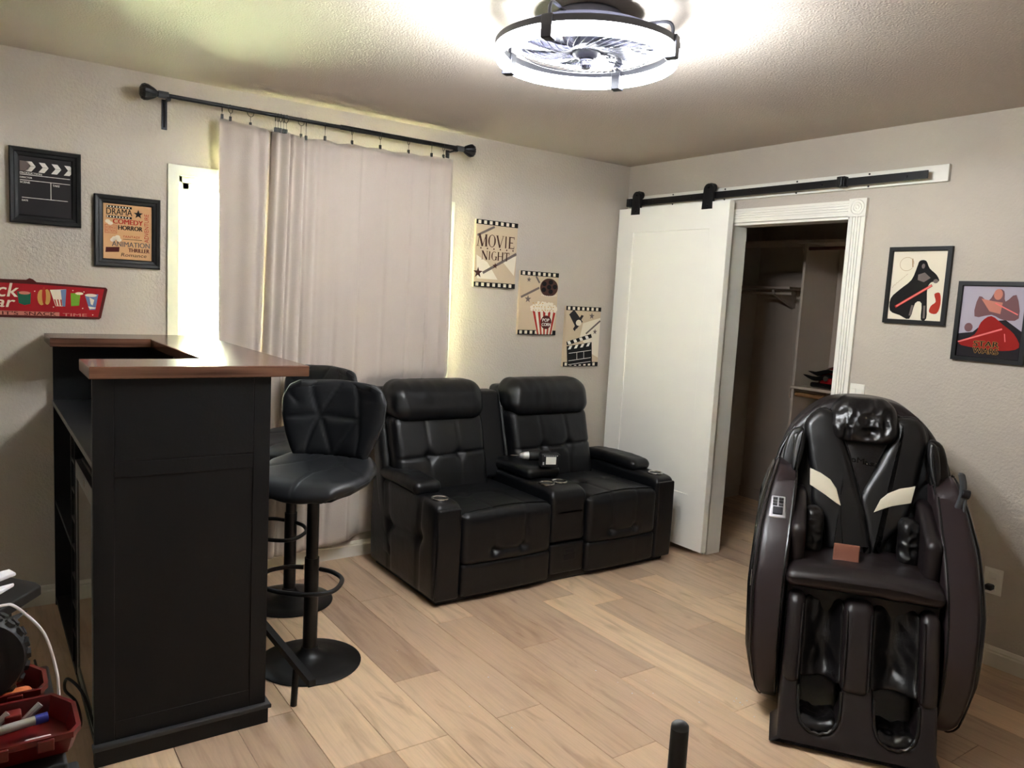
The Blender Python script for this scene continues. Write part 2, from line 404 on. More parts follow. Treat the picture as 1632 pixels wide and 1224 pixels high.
# house seen through the window
hs = thing('neighbour_house', 'pale house with a green-grey roof edge seen through the uncovered window strip', 'building', (-1, 9, -.15))
MB().box(-9, 8, 9, 15, -.15, 2.9).to('wall', mat('stucco', (232, 230, 215), .9), hs, smooth=False)
mb = MB(); mb.loops([[(-9.4, 8.4, 2.75), (8.4, 8.4, 2.75), (8.4, 8.4, 2.95), (-9.4, 8.4, 2.95)], [(-9.4, 12, 4.1), (8.4, 12, 4.1), (8.4, 12, 4.3), (-9.4, 12, 4.3)]])
mb.to('roof', mat('roof_green_grey', (215, 228, 205), .9), hs, smooth=False)
# door casing and jambs
def fluted(mb, a0, a1, b0, b1, axis):
    n = 4; w = (b1-b0)
    prof = [(b0, -.0), (b0, -.016)]
    for i in range(n):
        c = b0+w*(.16+.17*i+.0); prof += [(c, -.016), (c+w*.02, -.011), (c+w*.13, -.011), (c+w*.15, -.016)]
    prof += [(b1, -.016), (b1, 0)]
    if axis == 'y': mb.loops([[(d, a, b) for b, d in prof] for a in (a0, a1)])
    else: mb.loops([[(d, b, a) for b, d in prof] for a in (a0, a1)])
mb = MB(); fluted(mb, -.90, -1.658, 2.02, 2.098, 'y'); mb.to('trim_1', M_white, **st)
mb = MB(); fluted(mb, 0, 2.02, -1.752, -1.667, 'z'); mb.to('trim_2', M_white, **st)
mb = MB(); fluted(mb, 0, 2.02, -.909, -.824, 'z'); mb.to('trim_3', M_white, **st)
mb = MB(); mb.box(-.022, 0, -1.755, -1.66, 2.015, 2.105)
for r_ in (.036, .022, .009):
    mb.tube([(-.023, -1.7075+r_*math.cos(t), 2.06+r_*math.sin(t)) for t in [2*PI*k/20 for k in range(20)]], .004, 6, True)
mb.to('trim_4', M_white, kind='structure', smooth=True)
mb = MB(); mb.box(-.001, .118, DY1-.015, DY1, 0, DZ); mb.box(-.001, .118, DY0, DY0+.015, 0, DZ); mb.box(-.001, .118, DY0, DY1, DZ-.015, DZ)
mb.to('trim_5', M_white, **st)
# barn door
bd = thing('sliding_barn_door', 'tall white single-panel sliding door hanging from the black rail by the corner', 'door', (-.075, -.495, .03))
mb = MB(); x0, x1 = -.097, -.055; y0, y1, z0, z1 = -.959, -.029, .035, 2.142; a0, a1, c0, c1 = -.822, -.172, .365, 1.985
for b in [(x0, x1, y0, a0, z0, z1), (x0, x1, a1, y1, z0, z1), (x0, x1, a0, a1, z0, c0), (x0, x1, a0, a1, c1, z1)]: mb.box(*b)
mb.to('door_frame', M_door, bd, smooth=False)
MB().box(x0+.008, x1-.004, a0, a1, c0, c1).to('door_panel', M_door, bd, smooth=False)
mb = MB(); mb.tube([(x0+.005, a0, c0), (x0+.005, a1, c0), (x0+.005, a1, c1), (x0+.005, a0, c1)], .005, 4, True); mb.to('panel_moulding', M_door, bd, smooth=False)
for i, yy in enumerate((-.183, -.79)):
    hz = 2.25
    out = [(yy-.036, 2.10), (yy-.036, hz-.036)]+[(yy-.036*math.cos(t), hz-.036+.036*math.sin(t)) for t in [PI*k/10 for k in range(1, 10)]]+[(yy+.036, hz-.036), (yy+.036, 2.10)]
    out = [(yy+(a-yy)*1.0 if b > 2.19 else yy+(a-yy)*1.15, b) for a, b in out]
    mb = MB(); mb.slab(out, -.079, -.100, .003, lambda a, b, t: (t, a, b), 2)
    hg = mb.to('roller_hanger', M_iron, bd)
    mb = MB(); mb.cyl((-.079, yy, 2.229), (-.050, yy, 2.229), .0255, n=24); mb.to('roller_wheel', M_iron, hg)
    mb = MB(); mb.cyl((-.099, yy, 2.226), (-.106, yy, 2.226), .008, n=8); mb.cyl((-.099, yy, 2.12), (-.104, yy, 2.12), .008, n=8); mb.to('bolt', M_gunmetal, hg)
hb = thing('backer_board', 'long white header board screwed to wall above the closet doorway', 'board', (0, -1.08, 2.15))
MB().box(-.019, 0, -2.139, -.022, 2.152, 2.230).to('board', M_white, hb, smooth=False, bevel=.002)
for yy in (-.435, -.851, -1.341, -1.754):
    for zz in (2.22, 2.16): MB().cyl((-.019, yy, zz), (-.0215, yy, zz), .005, n=8).to('screw', M_iron, hb)
rl = thing('sliding_door_rail', 'flat black steel rail mounted on the white board over the doorway', 'rail', (-.05, -1.08, 2.16))
MB().box(-.062, -.055, -2.066, -.09, 2.165, 2.203).to('rail', M_iron, rl, smooth=False, bevel=.001)
for yy in (-.30, -.62, -1.072, -1.519, -1.965):
    MB().cyl((-.0195, yy, 2.184), (-.068, yy, 2.184), .008, n=10).to('spacer_bolt', M_gunmetal, rl)
for yy in (-.095, -1.637):
    mb = MB(); mb.box(-.082, -.045, yy-.022, yy+.022, 2.16, 2.212); mb.cyl((-.083, yy-.008, 2.163), (-.083, yy-.008, 2.209), .010, n=12)
    mb.to('door_stop', M_iron, rl, bevel=.003)
# closet fittings
sh = thing('closet_shelf_tower', 'beige built-in closet shelf unit with an open shelf at waist height', 'shelving', (1.27, -1.2, 0))
MB().box(1.07, 1.468, -.69, -.67, .0, 2.0).to('side_panel', M_closet, sh, smooth=False, bevel=.002)
MB().box(1.07, 1.468, -1.92, -1.90, .0, 2.0).to('side_panel', M_closet, sh, smooth=False, bevel=.002)
MB().box(1.055, 1.468, -1.90, -.67, .985, 1.005).to('shelf', M_closet, sh, smooth=False, bevel=.003)
MB().box(1.055, 1.468, -1.95, -.62, 2.0, 2.02).to('shelf', M_closet, sh, smooth=False, bevel=.003)
for zz, mm, r_ in ((.945, M_dowel, .017), (1.965, mat('dark_red_rod', (72, 34, 30), .5), .012)):
    MB().cyl((1.10, -1.90, zz), (1.10, -.69, zz), r_, n=16).to('hanging_rod', mm, sh)
for zz in (.945, 1.965): MB().cyl((1.09, -.665, zz), (1.09, -.6699, zz), .038, n=20).to('rod_socket', M_closet, sh)
w = thing('closet_corner_shelf', 'short beige shelf with a rod high in the dark closet corner', 'shelf', (1.33, -.25, 1.62))
MB().box(1.18, 1.468, -.50, -.002, 1.685, 1.703).to('shelf_board', M_closet, w, smooth=False, bevel=.002)
MB().cyl((1.22, -.50, 1.655), (1.22, -.002, 1.655), .014, n=12).to('hanging_rod', M_closet, w)
mb = MB(); mb.slab([(1.19, 1.68), (1.468, 1.68), (1.468, 1.55), (1.44, 1.55), (1.20, 1.645)], -.36, -.34, .001, lambda a, b, t: (a, t, b), 1); mb.to('bracket', M_closet, w, smooth=False)
mb = MB(); mb.box(1.18, 1.468, -.61, -.002, 2.02, 2.038); mb.box(1.18, 1.195, -.61, -.002, 1.99, 2.02)
mb.to('high_closet_shelf', M_closet, smooth=False, bevel=.002, label='narrow beige shelf board near the closet ceiling, left of the shelf tower', cat='shelf')
hl = thing('red_helmet', 'red and black spiked toy helmet resting on the closet shelf', 'helmet', (1.25, -1.0, 1.005), 0)
def hm(sx, sy, sz, cx, cy, cz, n=16, cut=None):
    mb = MB(); L = []
    for i in range(n+1):
        ph = PI*i/n*.999+.0005; L.append([(cx+sx*math.sin(ph)*math.cos(t), cy+sy*math.sin(ph)*math.sin(t), cz+sz*max(math.cos(ph), -.35)) for t in [2*PI*k/24 for k in range(24)]])
    return mb.loops(L)
hm(.11, .135, .115, 1.25, -1.0, 1.046).to('helmet_shell', mat('helmet_red', (130, 16, 20), .25, coat=.5), hl)
mb = MB()
for q in ((.0, .035), (.045, .07)):
    out = smooth_loop([(-.87+q[0]*-1.0, 1.02+q[1]), (-.80+q[0]*-1, 1.06+q[1]*.8), (-.90, 1.045+q[1]), (-1.0, 1.07+q[1]), (-1.08, 1.05+q[1]), (-1.0, 1.045+q[1]), (-.93, 1.02+q[1])], 3)
    mb.slab(out, 1.13-q[0]*.3, 1.155, .003, lambda a, b, t: (t, a, b), 2)
mb.rbox(1.13, 1.2, -1.1, -.86, 1.006, 1.04, .012, (2, 6, 2)); mb.to('black_fins', M_shellk, hl)
mb = MB(); mb.cyl((1.128, -.985, 1.075), (1.12, -.985, 1.075), .018, n=16); mb.to('visor_lens', M_chrome, hl)
hl.location.y += .09
# wall plates
sw = thing('light_switch', 'white double rocker switch plate on the wall beside the doorway', 'switch', (0, -1.797, 1.055))
MB().rbox(-.006, 0, -1.836, -1.758, 1.055, 1.173, .003, (1, 1, 1)).to('plate', M_white, sw)
for yy in (-1.779, -1.815): MB().rbox(-.010, -.004, yy-.013, yy+.013, 1.083, 1.147, .002, (1, 1, 1)).to('rocker', M_white, sw)
ou = thing('wall_outlet', 'white wall outlet with black plug and cord beside the massage chair', 'outlet', (0, -2.525, .32))
MB().rbox(-.006, 0, -2.565, -2.487, .32, .437, .003, (1, 1, 1)).to('plate', M_white, ou)
for zz in (.352, .405): MB().rbox(-.009, -.004, -2.543, -2.509, zz-.015, zz+.015, .004, (1, 1, 1)).to('socket', M_white, ou)
pc = MB(); pc.rbox(-.045, -.008, -2.54, -2.508, .343, .368, .008, (2, 2, 1)); pc.tube(smooth_loop([(-.04, -2.52, .352), (-.07, -2.50, .32), (-.08, -2.46, .18), (-.10, -2.40, .03), (-.22, -2.32, .006), (-.40, -2.25, .006)], 6, False), .004, 8)
pc.to('power_cord', M_blk, ou)
#%%LAMP
# ------------------------------------------------------------------ ceiling fan light
lc = Vector((-2.035, -1.942, 0))
lp = thing('ceiling_fan_light', 'round flush ceiling fan light with a glowing white ring in four segments', 'ceiling light', (lc.x, lc.y, 2.26))
M_led = emis('led_diffuser', (.93, .97, 1.0), LED)
def ringpt(r, a, z): return (lc.x+r*math.cos(a), lc.y+r*math.sin(a), z)
brk = [math.radians(27+90*k) for k in range(4)]
for k in range(4):
    a0 = brk[k]+.075; a1 = brk[k]+PI/2-.075; n = 26; L = []
    for i in range(n+1):
        a = a0+(a1-a0)*i/n
        L.append([ringpt(.287+.0115*math.cos(t), a, 2.298+.019*math.sin(t)) for t in [2*PI*q/12 for q in range(12)]])
    MB().loops(L).to('light_tube', M_led, lp)
mb = MB(); L = []
for i in range(73):
    a = 2*PI*i/72; L.append([ringpt(r_, a, z_) for r_, z_ in ((.274, 2.318), (.300, 2.318), (.300, 2.338), (.274, 2.338))])
mb.loops(L[:-1], closed=True); mb.to('ring_frame', M_lampdk, lp, angle=30)
for a in brk:
    mb = MB(); mb.loops([[ringpt(r_, a+d/.287, z_) for r_, z_ in ((.268, 2.274), (.306, 2.274), (.306, 2.342), (.268, 2.342))] for d in (-.017, .017)]); b_ = mb.to('bracket', M_lampdk, lp, smooth=False, bevel=.002)
    pts = smooth_loop([ringpt(.285, a, 2.335), ringpt(.285, a, 2.368), ringpt(.265, a, 2.386), ringpt(.2, a, 2.388), ringpt(.09, a, 2.39)], 6, False)
    MB().tube(pts, .0055, 8).to('support_arm', M_lampw, b_)
mb = MB(); mb.lathe([(.001, 2.372), (.10, 2.372), (.112, 2.38), (.112, 2.432), (.105, 2.4395), (.001, 2.4395)], (lc.x, lc.y, 0), 40); cn = mb.to('canopy', mat('canopy_grey', (96, 96, 112), .5), lp)
mb = MB(); mb.lathe([(.001, 2.300), (.03, 2.300), (.045, 2.312), (.05, 2.33), (.05, 2.372), (.001, 2.372)], (lc.x, lc.y, 0), 28); mb.to('motor_hub', M_lampdk, lp)
mb = MB(); mb.lathe([(.001, 2.268), (.014, 2.270), (.021, 2.28), (.021, 2.296), (.026, 2.300), (.001, 2.301)], (lc.x, lc.y, 0), 12); mb.to('hub_crystal', M_clear, lp, angle=10)
for k in range(7):
    a = 2*PI*k/7
    def fb(s, t, a=a):
        r_ = .05+.17*t; w_ = .03+.05*t*(1.2-.5*t); aa = a+.5*t
        x = r_; y = s*w_; z = 2.335+s*.012*(1-t*.4)
        return (lc.x+x*math.cos(aa)-y*math.sin(aa), lc.y+x*math.sin(aa)+y*math.cos(aa), z)
    MB().shell(fb, 8, 8, .003).to('fan_blade', M_clear, lp)
gd = MB()
for k in range(44):
    a = 2*PI*k/44
    gd.tube([ringpt(.045+.175*t, a+.55*t, 2.318-.016*math.sin(PI*t)) for t in [q/8 for q in range(9)]], .0012, 5)
for r_ in (.045, .22): gd.tube([ringpt(r_, 2*PI*k/60, 2.318) for k in range(60)], .0022, 6, True)
gd.to('wire_guard', M_lampdk, lp, kind='stuff')
mb = MB(); mb.lathe([(.226, 2.335), (.229, 2.335), (.229, 2.372), (.06, 2.374), (.06, 2.371), (.226, 2.369)], (lc.x, lc.y, 0), 48); mb.to('blade_housing', M_lampw, lp)

#%%CURTAIN
rod = thing('curtain_rod', 'black metal curtain rod with fluted end knobs above the window', 'curtain rod', (-2.18, -.09, 2.22))
RY, RZ = -.092, 2.337
MB().cyl((-2.975, RY, RZ), (-2.10, RY, RZ), .0095, n=16).to('pole', M_gunmetal, rod)
MB().cyl((-2.12, RY, RZ), (-1.395, RY, RZ), .0125, n=16).to('pole', M_iron, rod)
for sx, x0 in ((-1, -2.975), (1, -1.395)):
    prof = [(.001, 0), (.013, 0), (.013, .018), (.016, .02), (.022, .03), (.033, .055), (.035, .07), (.030, .082), (.015, .09), (.001, .091)]
    mb = MB(); n = 24
    mb.loops([[(x0+sx*z, RY+r_*(1+(.05 if q % 2 else -.05)*(1 if z > .025 else 0))*math.cos(2*PI*q/n), RZ+r_*(1+(.05 if q % 2 else -.05)*(1 if z > .025 else 0))*math.sin(2*PI*q/n)) for q in range(n)] for r_, z in prof])
    mb.to('finial', M_iron, rod, angle=25)
    MB().cyl((x0-sx*.03, RY, RZ), (x0+sx*.012, RY, RZ), .016, n=20).to('collar', M_grey, rod)
for x0 in (-2.945, -1.432):
    mb = MB(); mb.box(x0-.012, x0+.012, -.004, 0, 2.20, 2.335); mb.box(x0-.004, x0+.004, -.085, -.003, 2.318, 2.326); mb.box(x0-.009, x0+.009, -.105, -.078, 2.316, 2.328)
    mb.cyl((x0, -.004, 2.215), (x0, -.007, 2.215), .004, n=8); mb.cyl((x0, -.004, 2.245), (x0, -.007, 2.245), .004, n=8); mb.tube([(x0, -.006, 2.21), (x0, -.006, 2.325)], .004, 6)
    mb.to('wall_bracket', M_gunmetal, rod, smooth=False)
ringsx = [-2.709, -2.671, -2.577, -2.456, -2.443, -2.43, -2.415, -2.402, -2.327, -2.301, -2.202, -2.055, -1.895, -1.727, -1.584, -1.508]
tops = [(-2.72, 2.285), (-2.577, 2.268), (-2.50, 2.262), (-2.445, 2.266), (-2.36, 2.262), (-2.301, 2.25), (-2.202, 2.264), (-2.13, 2.250), (-2.055, 2.266), (-1.975, 2.257), (-1.895, 2.267), (-1.81, 2.258), (-1.727, 2.268), (-1.655, 2.262), (-1.584, 2.272), (-1.508, 2.275), (-1.45, 2.272)]
RL = ['outermost left at the curtain edge', 'second from the left end', 'turned flat, third from the left', 'first of the bunched five', 'second of the bunched five', 'middle of the bunched five', 'fourth of the bunched five', 'last of the bunched five',
      'turned flat just right of the bunched five', 'beside the flat-turned ring right of the bunch', 'third ring right of the bunched five', 'fifth counted from the right knob side, above the wide panel', 'fifth from the right end above the wide panel', 'fourth from the right end above the wide panel', 'second from the right end near the bracket', 'rightmost beside the right wall bracket']
RL[10:16] = ['sixth from the right end', 'fifth from the right end', 'fourth from the right end', 'third from the right end', 'second from the right end', 'rightmost, beside the right wall bracket']
for i, x in enumerate(ringsx):
    t = thing('curtain_ring', 'small black clip ring on the curtain rod, '+RL[i], 'curtain ring', (x, RY, 2.27), group='curtain rings on the rod')
    yawr = [0.15, .8, 1.2, .2, .1, -.1, .15, -.2, 1.2, .3, .4, .2, .1, .15, .5, .2][i]
    c_, s_ = math.cos(yawr), math.sin(yawr)
    mb = MB(); mb.tube([(x+.019*math.cos(a)*s_, RY+.019*math.cos(a)*c_, RZ-.009+.019*math.sin(a)) for a in [2*PI*k/18 for k in range(18)]], .0015, 6, True); mb.to('ring', M_iron, t)
    zc = interp(x, tops)
    mb = MB(); mb.tube([(x, RY, RZ-.029), (x, RY, zc+.014)], .0012, 5); mb.box(x-.005, x+.005, RY-.006, RY+.006, zc-.006, zc+.014); mb.to('clip', M_iron, t, smooth=False)
def curtain(x0, x1, fold, label, zb, bx0=None, bx1=None):
    nx = int((x1-x0)/.0035); nzz = 60; vs = []; fs = []
    bx0 = x0 if bx0 is None else bx0; bx1 = x1 if bx1 is None else bx1
    for j in range(nzz+1):
        v = j/nzz
        for i in range(nx+1):
            u = i/nx; xt = x0+(x1-x0)*u; xb = bx0+(bx1-bx0)*u; x = xt+(xb-xt)*v
            zt = interp(xt, tops); zz = zt+(zb(u)-zt)*v
            f_ = fold(u, v)
            vs.append((x, RY+f_, zz))
    W = nx+1
    for j in range(nzz):
        for i in range(nx): a = j*W+i; fs.append((a, a+1, a+W+1, a+W))
    mb = MB(); mb.add(vs, fs)
    o = mb.to('curtain', M_curtain, label=label, cat='curtain', group='curtains', angle=180)
    sm = o.modifiers.new('thick', 'SOLIDIFY'); sm.thickness = .0012
    return o
def pleat(x, c, w, d): return d*math.exp(-((x-c)/w)**2)
def fold1(u, v):
    f = .014*math.sin(2*PI*(u*1.25+.12)+.3*v)+.010*pleat(u, .52, .05, 1)*(1+v)+.004*math.sin(2*PI*(u*4+.1)+1.5*v)
    c = .60-.06*v; k = min(1, max(0, (u-c)/.10))**1.3
    return f*(1-k)+.063*k
def fold2(u, v):
    f = 0
    f += .016*math.exp(-(u/.22)**2)*math.sin(2*PI*(u*14+.75)+.8*v)*(1-.35*v)
    f += pleat(u, .085, .007, .030)*(1-.5*v)+pleat(u, .155+.02*v, .008, .018)+pleat(u, .22+.01*v, .012, .010)
    f += .006*math.sin(2*PI*(u*3.4+.3)+1.2*v)*(.4+.8*v)
    for c, w_, d_ in ((.34, .012, .006), (.46, .010, .007), (.60, .012, .006), (.74, .010, .008), (.86, .008, .011), (.93, .02, -.008)): f += pleat(u, c-.015*v, w_, d_)*(.5+.7*v)
    f += .0035*nz(u*9, v*5, 2)+.002*math.exp(-((v-.545-.004*math.sin(u*20))/.004)**2)+.0015*math.exp(-((v-.56)/.003)**2)
    f += .018*max(0, (u-.975)/.025)**1.5
    if v > .57:
        k = min(1, (v-.57)/.05)*min(1, max(0, (u-.45)/.08)); f = f*(1-k)+k*(.064+f*.25)
    k = max(0, (.026-u)/.026)**1.3
    f = f*(1-k)+.054*k
    return min(f, .055) if u < .14 else f
curtain(-2.72, -2.36, fold1, 'narrow greige linen curtain panel at the bright left window edge', lambda u: .09, -2.70, -2.41)
curtain(-2.459, -1.437, fold2, 'wide greige linen curtain panel hanging behind the bar stools and loveseat', lambda u: .09+.045*min(1, u*2)-.01*math.sin(6*u)+.03*max(0, u-.5), -2.512, -1.395)

#%%WALLART
def framed(name, label, cat, loc, rot, w, h, fwid, d, mframe, backing, bevprof=True, group=None):
    t = thing(name, label, cat, loc, rot, group=group, local=True)
    # frame profile swept around rectangle (mitred)
    prof = [(0, 0), (0, -d*.8), (fwid*.12, -d), (fwid*.45, -d*.92), (fwid*.55, -d*.70), (fwid*.85, -d*.62), (fwid, -d*.45), (fwid, 0)] if bevprof else [(0, 0), (0, -d), (fwid*.9, -d), (fwid, -d*.9), (fwid, 0)]
    L = []
    for sx, sz in ((-1, 0), (1, 0), (1, 1), (-1, 1)):
        L.append([(sx*(w/2-a), b, (a if sz == 0 else h-a)) for a, b in prof])
    mb = MB(); mb.loops(L, closed=True); mb.to('frame', mframe, t, smooth=False)
    MB().box(-w/2+fwid*.8, w/2-fwid*.8, -d*.40, -.001, fwid*.8, h-fwid*.8).to('print', backing, t, smooth=False)
    return t, -d*.40
M_frame = mat('black_frame', (10, 10, 11), .45, spec=.35)
def P(t, name, m, fn, **k):
    mb = MB(); fn(mb); return mb.to(name, m, t, smooth=False, **k)
# clapper board picture
t, y = framed('picture_frame', 'black framed film slate picture, upper left on window wall', 'picture', (-3.4215, -.0, 1.717), 0, .267, .318, .037, .024, M_frame, CH)
y -= .0006
def f(mb):
    for k in range(4):
        x = -.060+k*.0475
        poly(mb, [(x-.012, .262), (x+.010, .262), (x+.024, .243), (x+.002, .243)], y); poly(mb, [(x+.002, .242), (x+.024, .242), (x+.008, .220), (x-.014, .220)], y)
    for zz in (.204, .181): rect(mb, -.094, .092, zz, zz+.0025, y)
    rect(mb, -.088, .083, .108, .1105, y); rect(mb, .018, .0205, .1105, .181, y)
P(t, 'slate_lines', W_, f)
P(t, 'slate_shadow', GR, lambda mb: poly(mb, [(-.094, .262), (-.068, .262), (-.054, .243), (-.068, .220), (-.094, .220)], y))
def f(mb):
    text(mb, 'PRODUCTION', -.094, -.014, .2085, .2165, y, bold=.0006); text(mb, 'DIRECTOR', -.094, -.05, .190, .197, y, bold=.0005); text(mb, 'SCENE', -.094, -.058, .169, .177, y, bold=.0005)
    text(mb, 'TAKE', .026, .052, .167, .175, y, bold=.0005); text(mb, 'DATE', -.088, -.066, .094, .101, y, bold=.0005)
P(t, 'lettering', W_, f)
# genres picture
t, y = framed('picture_frame', 'black framed peach print of film genre words beside the window', 'picture', (-3.100, -.0, 1.554), 0, .275, .321, .037, .024, M_frame, LB)
y -= .0006
P(t, 'lettering', K, lambda mb: (text(mb, 'DRAMA', -.088, .018, .236, .264, y, bold=.0008), text(mb, 'HORROR', -.040, .060, .170, .190, y, bold=.0025), star(mb, .044, .246, .021, y), [rect(mb, a, a+.105, b, b+.010, y-.0001) for a, b in ((-.088, .266), (-.088, .221))], text(mb, 'Romance', -.028, .078, .050, .066, y, slant=.003), rect(mb, -.02, .06, .128, .130, y)))
P(t, 'red_lettering', RD, lambda mb: (text(mb, 'COMEDY', -.062, .062, .196, .218, y, bold=.0025), text(mb, 'SCIENCE', -.090, -.050, .172, .183, y), text(mb, 'FICTION', -.090, -.050, .157, .168, y), text(mb, 'FANTASY', -.018, .052, .135, .146, y), text(mb, 'ADVENTURE', .070, .088, .120, .250, y, vert=True),
  [rect(mb, *q, y) for q in ((-.094, -.045, .188, .1895), (-.094, -.045, .152, .1535), (-.094, -.0925, .152, .1895), (-.0465, -.045, .152, .1895))]))
P(t, 'grey_lettering', GR, lambda mb: text(mb, 'ANIMATION', -.066, .092, .094, .117, y, bold=.0015))
P(t, 'maroon_lettering', MR, lambda mb: (text(mb, 'THRILLER', .002, .090, .072, .089, y, bold=.0018), poly(mb, [(-.092, .065), (-.036, .070), (-.034, .092), (-.09, .088)], y)))
P(t, 'bulbs', CR, lambda mb: ([disc(mb, -.083+k*.0125, zz, .0035, .0035, y-.0003, 8) for k in range(8) for zz in (.271, .226)], [disc(mb, a, b, .011, .009, y, 9) for a, b in ((-.082, .204), (-.072, .196), (-.055, .130), (-.042, .136), (-.036, .124), (-.062, .122))]))
# three canvases
def canvas(name, label, x, z):
    t = thing(name, label, 'wall art', (x, 0, z), 0, local=True, group='film canvases on the window wall')
    MB().box(-.152, .152, -.02, -.001, 0, .40).to('canvas', BG, t, smooth=False, bevel=.002)
    y = -.0208
    P(t, 'film_strip', K, lambda mb: (rect(mb, -.152, .152, .372, .40, y), rect(mb, -.152, .152, 0, .030, y)))
    P(t, 'perforations', CR, lambda mb: [rect(mb, -.138+k*.0405, -.118+k*.0405, zz, zz+.020, y-.0004) for k in range(7) for zz in (.376, .006)])
    return t, y
t, y = canvas('movie_canvas', 'parchment canvas reading MOVIE NIGHT, highest of the three film canvases', -1.073, 1.568)
P(t, 'film_ribbon', GR, lambda mb: (band(mb, (-.14, .305), (-.02, .365), .014, y), band(mb, (-.09, .085), (.150, .215), .016, y)))
P(t, 'parchment_patch', CR, lambda mb: (poly(mb, [(-.13, .05), (.02, .05), (-.06, .15), (-.14, .19)], y+.0002), poly(mb, [(.04, .17), (.14, .08), (.15, .2)], y+.0002)))
def serif(mb, ltr, x, z, w, h, y):
    S_ = {'M': [(0, 0, .14, 1, .07), (.14, 1, .5, .0, .2), (.5, 0, .86, 1, .06), (.86, 1, .9, 0, .2)], 'V': [(.1, 1, .5, 0, .2), (.5, 0, .9, 1, .07)], 'I': [(.5, 0, .5, 1, .35)],
          'E': [(.2, 0, .2, 1, .24), (.2, .96, .95, .96, .07), (.2, .5, .75, .5, .07), (.2, .04, .95, .04, .07), (.93, 0, .93, .22, .07), (.93, .78, .93, 1, .07)], 'N': [(.12, 0, .12, 1, .07), (.12, 1, .88, 0, .2), (.88, 0, .88, 1, .07)],
          'H': [(.15, 0, .15, 1, .2), (.85, 0, .85, 1, .2), (.15, .5, .85, .5, .07)], 'T': [(.5, 0, .5, 1, .22), (.03, .96, .97, .96, .08), (.04, .75, .04, 1, .07), (.96, .75, .96, 1, .07)]}
    SF = {'M': [(0, 0), (.9, 0), (.1, 1), (.9, 1)], 'V': [(.1, 1), (.9, 1)], 'I': [(.5, 0), (.5, 1)], 'E': [(.15, 0), (.15, 1)], 'N': [(.12, 0), (.12, 1), (.88, 1)], 'H': [(.15, 0), (.15, 1), (.85, 0), (.85, 1)], 'T': [(.5, 0)]}
    if ltr in 'OG':
        o = []; n = 24; rng = range(n+1) if ltr == 'O' else range(2, n-1)
        for k in rng:
            a = 2*PI*k/n+(0.35 if ltr == 'G' else 0); th = (.05+.15*abs(math.cos(a)))
            o.append(((x+w*(.5+.5*math.cos(a)), z+h*(.5+.52*math.sin(a))), (x+w*(.5+(.5-th)*math.cos(a)), z+h*(.5+(.52-.05)*math.sin(a)))))
        for p, q in zip(o, o[1:]): poly(mb, [p[0], q[0], q[1], p[1]], y)
        if ltr == 'G': band(mb, (x+w*.86, z+h*.02), (x+w*.86, z+h*.42), w*.18, y); rect(mb, x+w*.62, x+w*1.02, z+h*.40, z+h*.45, y)
        return
    for a, b, c, d, t_ in S_[ltr]: band(mb, (x+a*w, z+b*h), (x+c*w, z+d*h), w*t_ if a == c or abs(a-c) < .6 and abs(b-d) > .3 else h*t_, y)
    for a, b in SF[ltr]: rect(mb, x+(a-.16)*w, x+(a+.16)*w, z+(b-.03 if b else 0)*h, z+(b if b else .03)*h, y)
def f(mb):
    for l, x, w in (('M', -.135, .066), ('O', -.062, .055), ('V', -.004, .056), ('I', .054, .026), ('E', .086, .046)): serif(mb, l, x, .243, w, .072, y-.0006)
    for k in range(6): disc(mb, -.112+k*.047, .232, .005, .005, y-.0006, 8)
    for l, x, w in (('N', -.105, .044), ('I', -.058, .020), ('G', -.034, .040), ('H', .010, .044), ('T', .058, .040)): serif(mb, l, x, .165, w, .052, y-.0006)
P(t, 'lettering', BR, f)
P(t, 'stars', BR, lambda mb: (star(mb, -.004, .132, .02, y-.0009), star(mb, -.125, .085, .035, y-.0009)))
t, y = canvas('popcorn_canvas', 'tan canvas with film reel and POP CORN tub, middle of three', -.730, 1.286)
P(t, 'film_ribbon', GR, lambda mb: (band(mb, (-.14, .235), (.0, .30), .014, y), band(mb, (-.03, .37), (0, .33), .012, y), star(mb, -.085, .347, .018, y), star(mb, -.085, .225, .026, y)))
P(t, 'film_reel', BR, lambda mb: disc(mb, .078, .305, .072, .058, y-.0003, 28))
P(t, 'reel_rim', CR, lambda mb: [rect(mb, .02+k*.014, .029+k*.014, .252-.006*math.sin(k*.4), .258-.006*math.sin(k*.4), y-.0006) for k in range(9)])
P(t, 'reel_holes', K, lambda mb: [disc(mb, .078+a, .305+b, .018, .015, y-.0006, 14) for a, b in ((-.04, .022), (.012, .034), (.046, .006), (.014, -.026), (-.042, -.016), (0, .002))])
P(t, 'popcorn_tub', CR, lambda mb: poly(mb, [(-.048, .155), (.148, .155), (.12, .004), (-.0, .004)], y-.0008))
P(t, 'tub_stripes', RD, lambda mb: [poly(mb, [(-.045+k*.042, .153), (-.025+k*.042, .153), (.014+k*.025, .004), (.002+k*.025, .004)], y-.0011) for k in range(5)])
P(t, 'popcorn', CR, lambda mb: [disc(mb, -.05+.013*(k % 16)+.004*math.sin(k*5), .160+.020*(k//16)+.006*math.sin(k*3), .012, .010, y-.0014-.00002*k, 8) for k in range(45) if not (k//16 == 2 and (k % 16 < 3 or k % 16 > 12))])
P(t, 'popcorn_shade', GO, lambda mb: [disc(mb, -.04+.023*(k % 8)+.004*math.sin(k*5), .158+.022*(k//8), .006, .003, y-.0030, 7) for k in range(20)])
P(t, 'round_badge', MR, lambda mb: disc(mb, .068, .082, .044, .044, y-.0014, 24))
P(t, 'lettering', W_, lambda mb: (text(mb, 'POP', .038, .092, .086, .106, y-.0018, bold=.0015), text(mb, 'CORN', .034, .106, .058, .078, y-.0018, bold=.0015)))
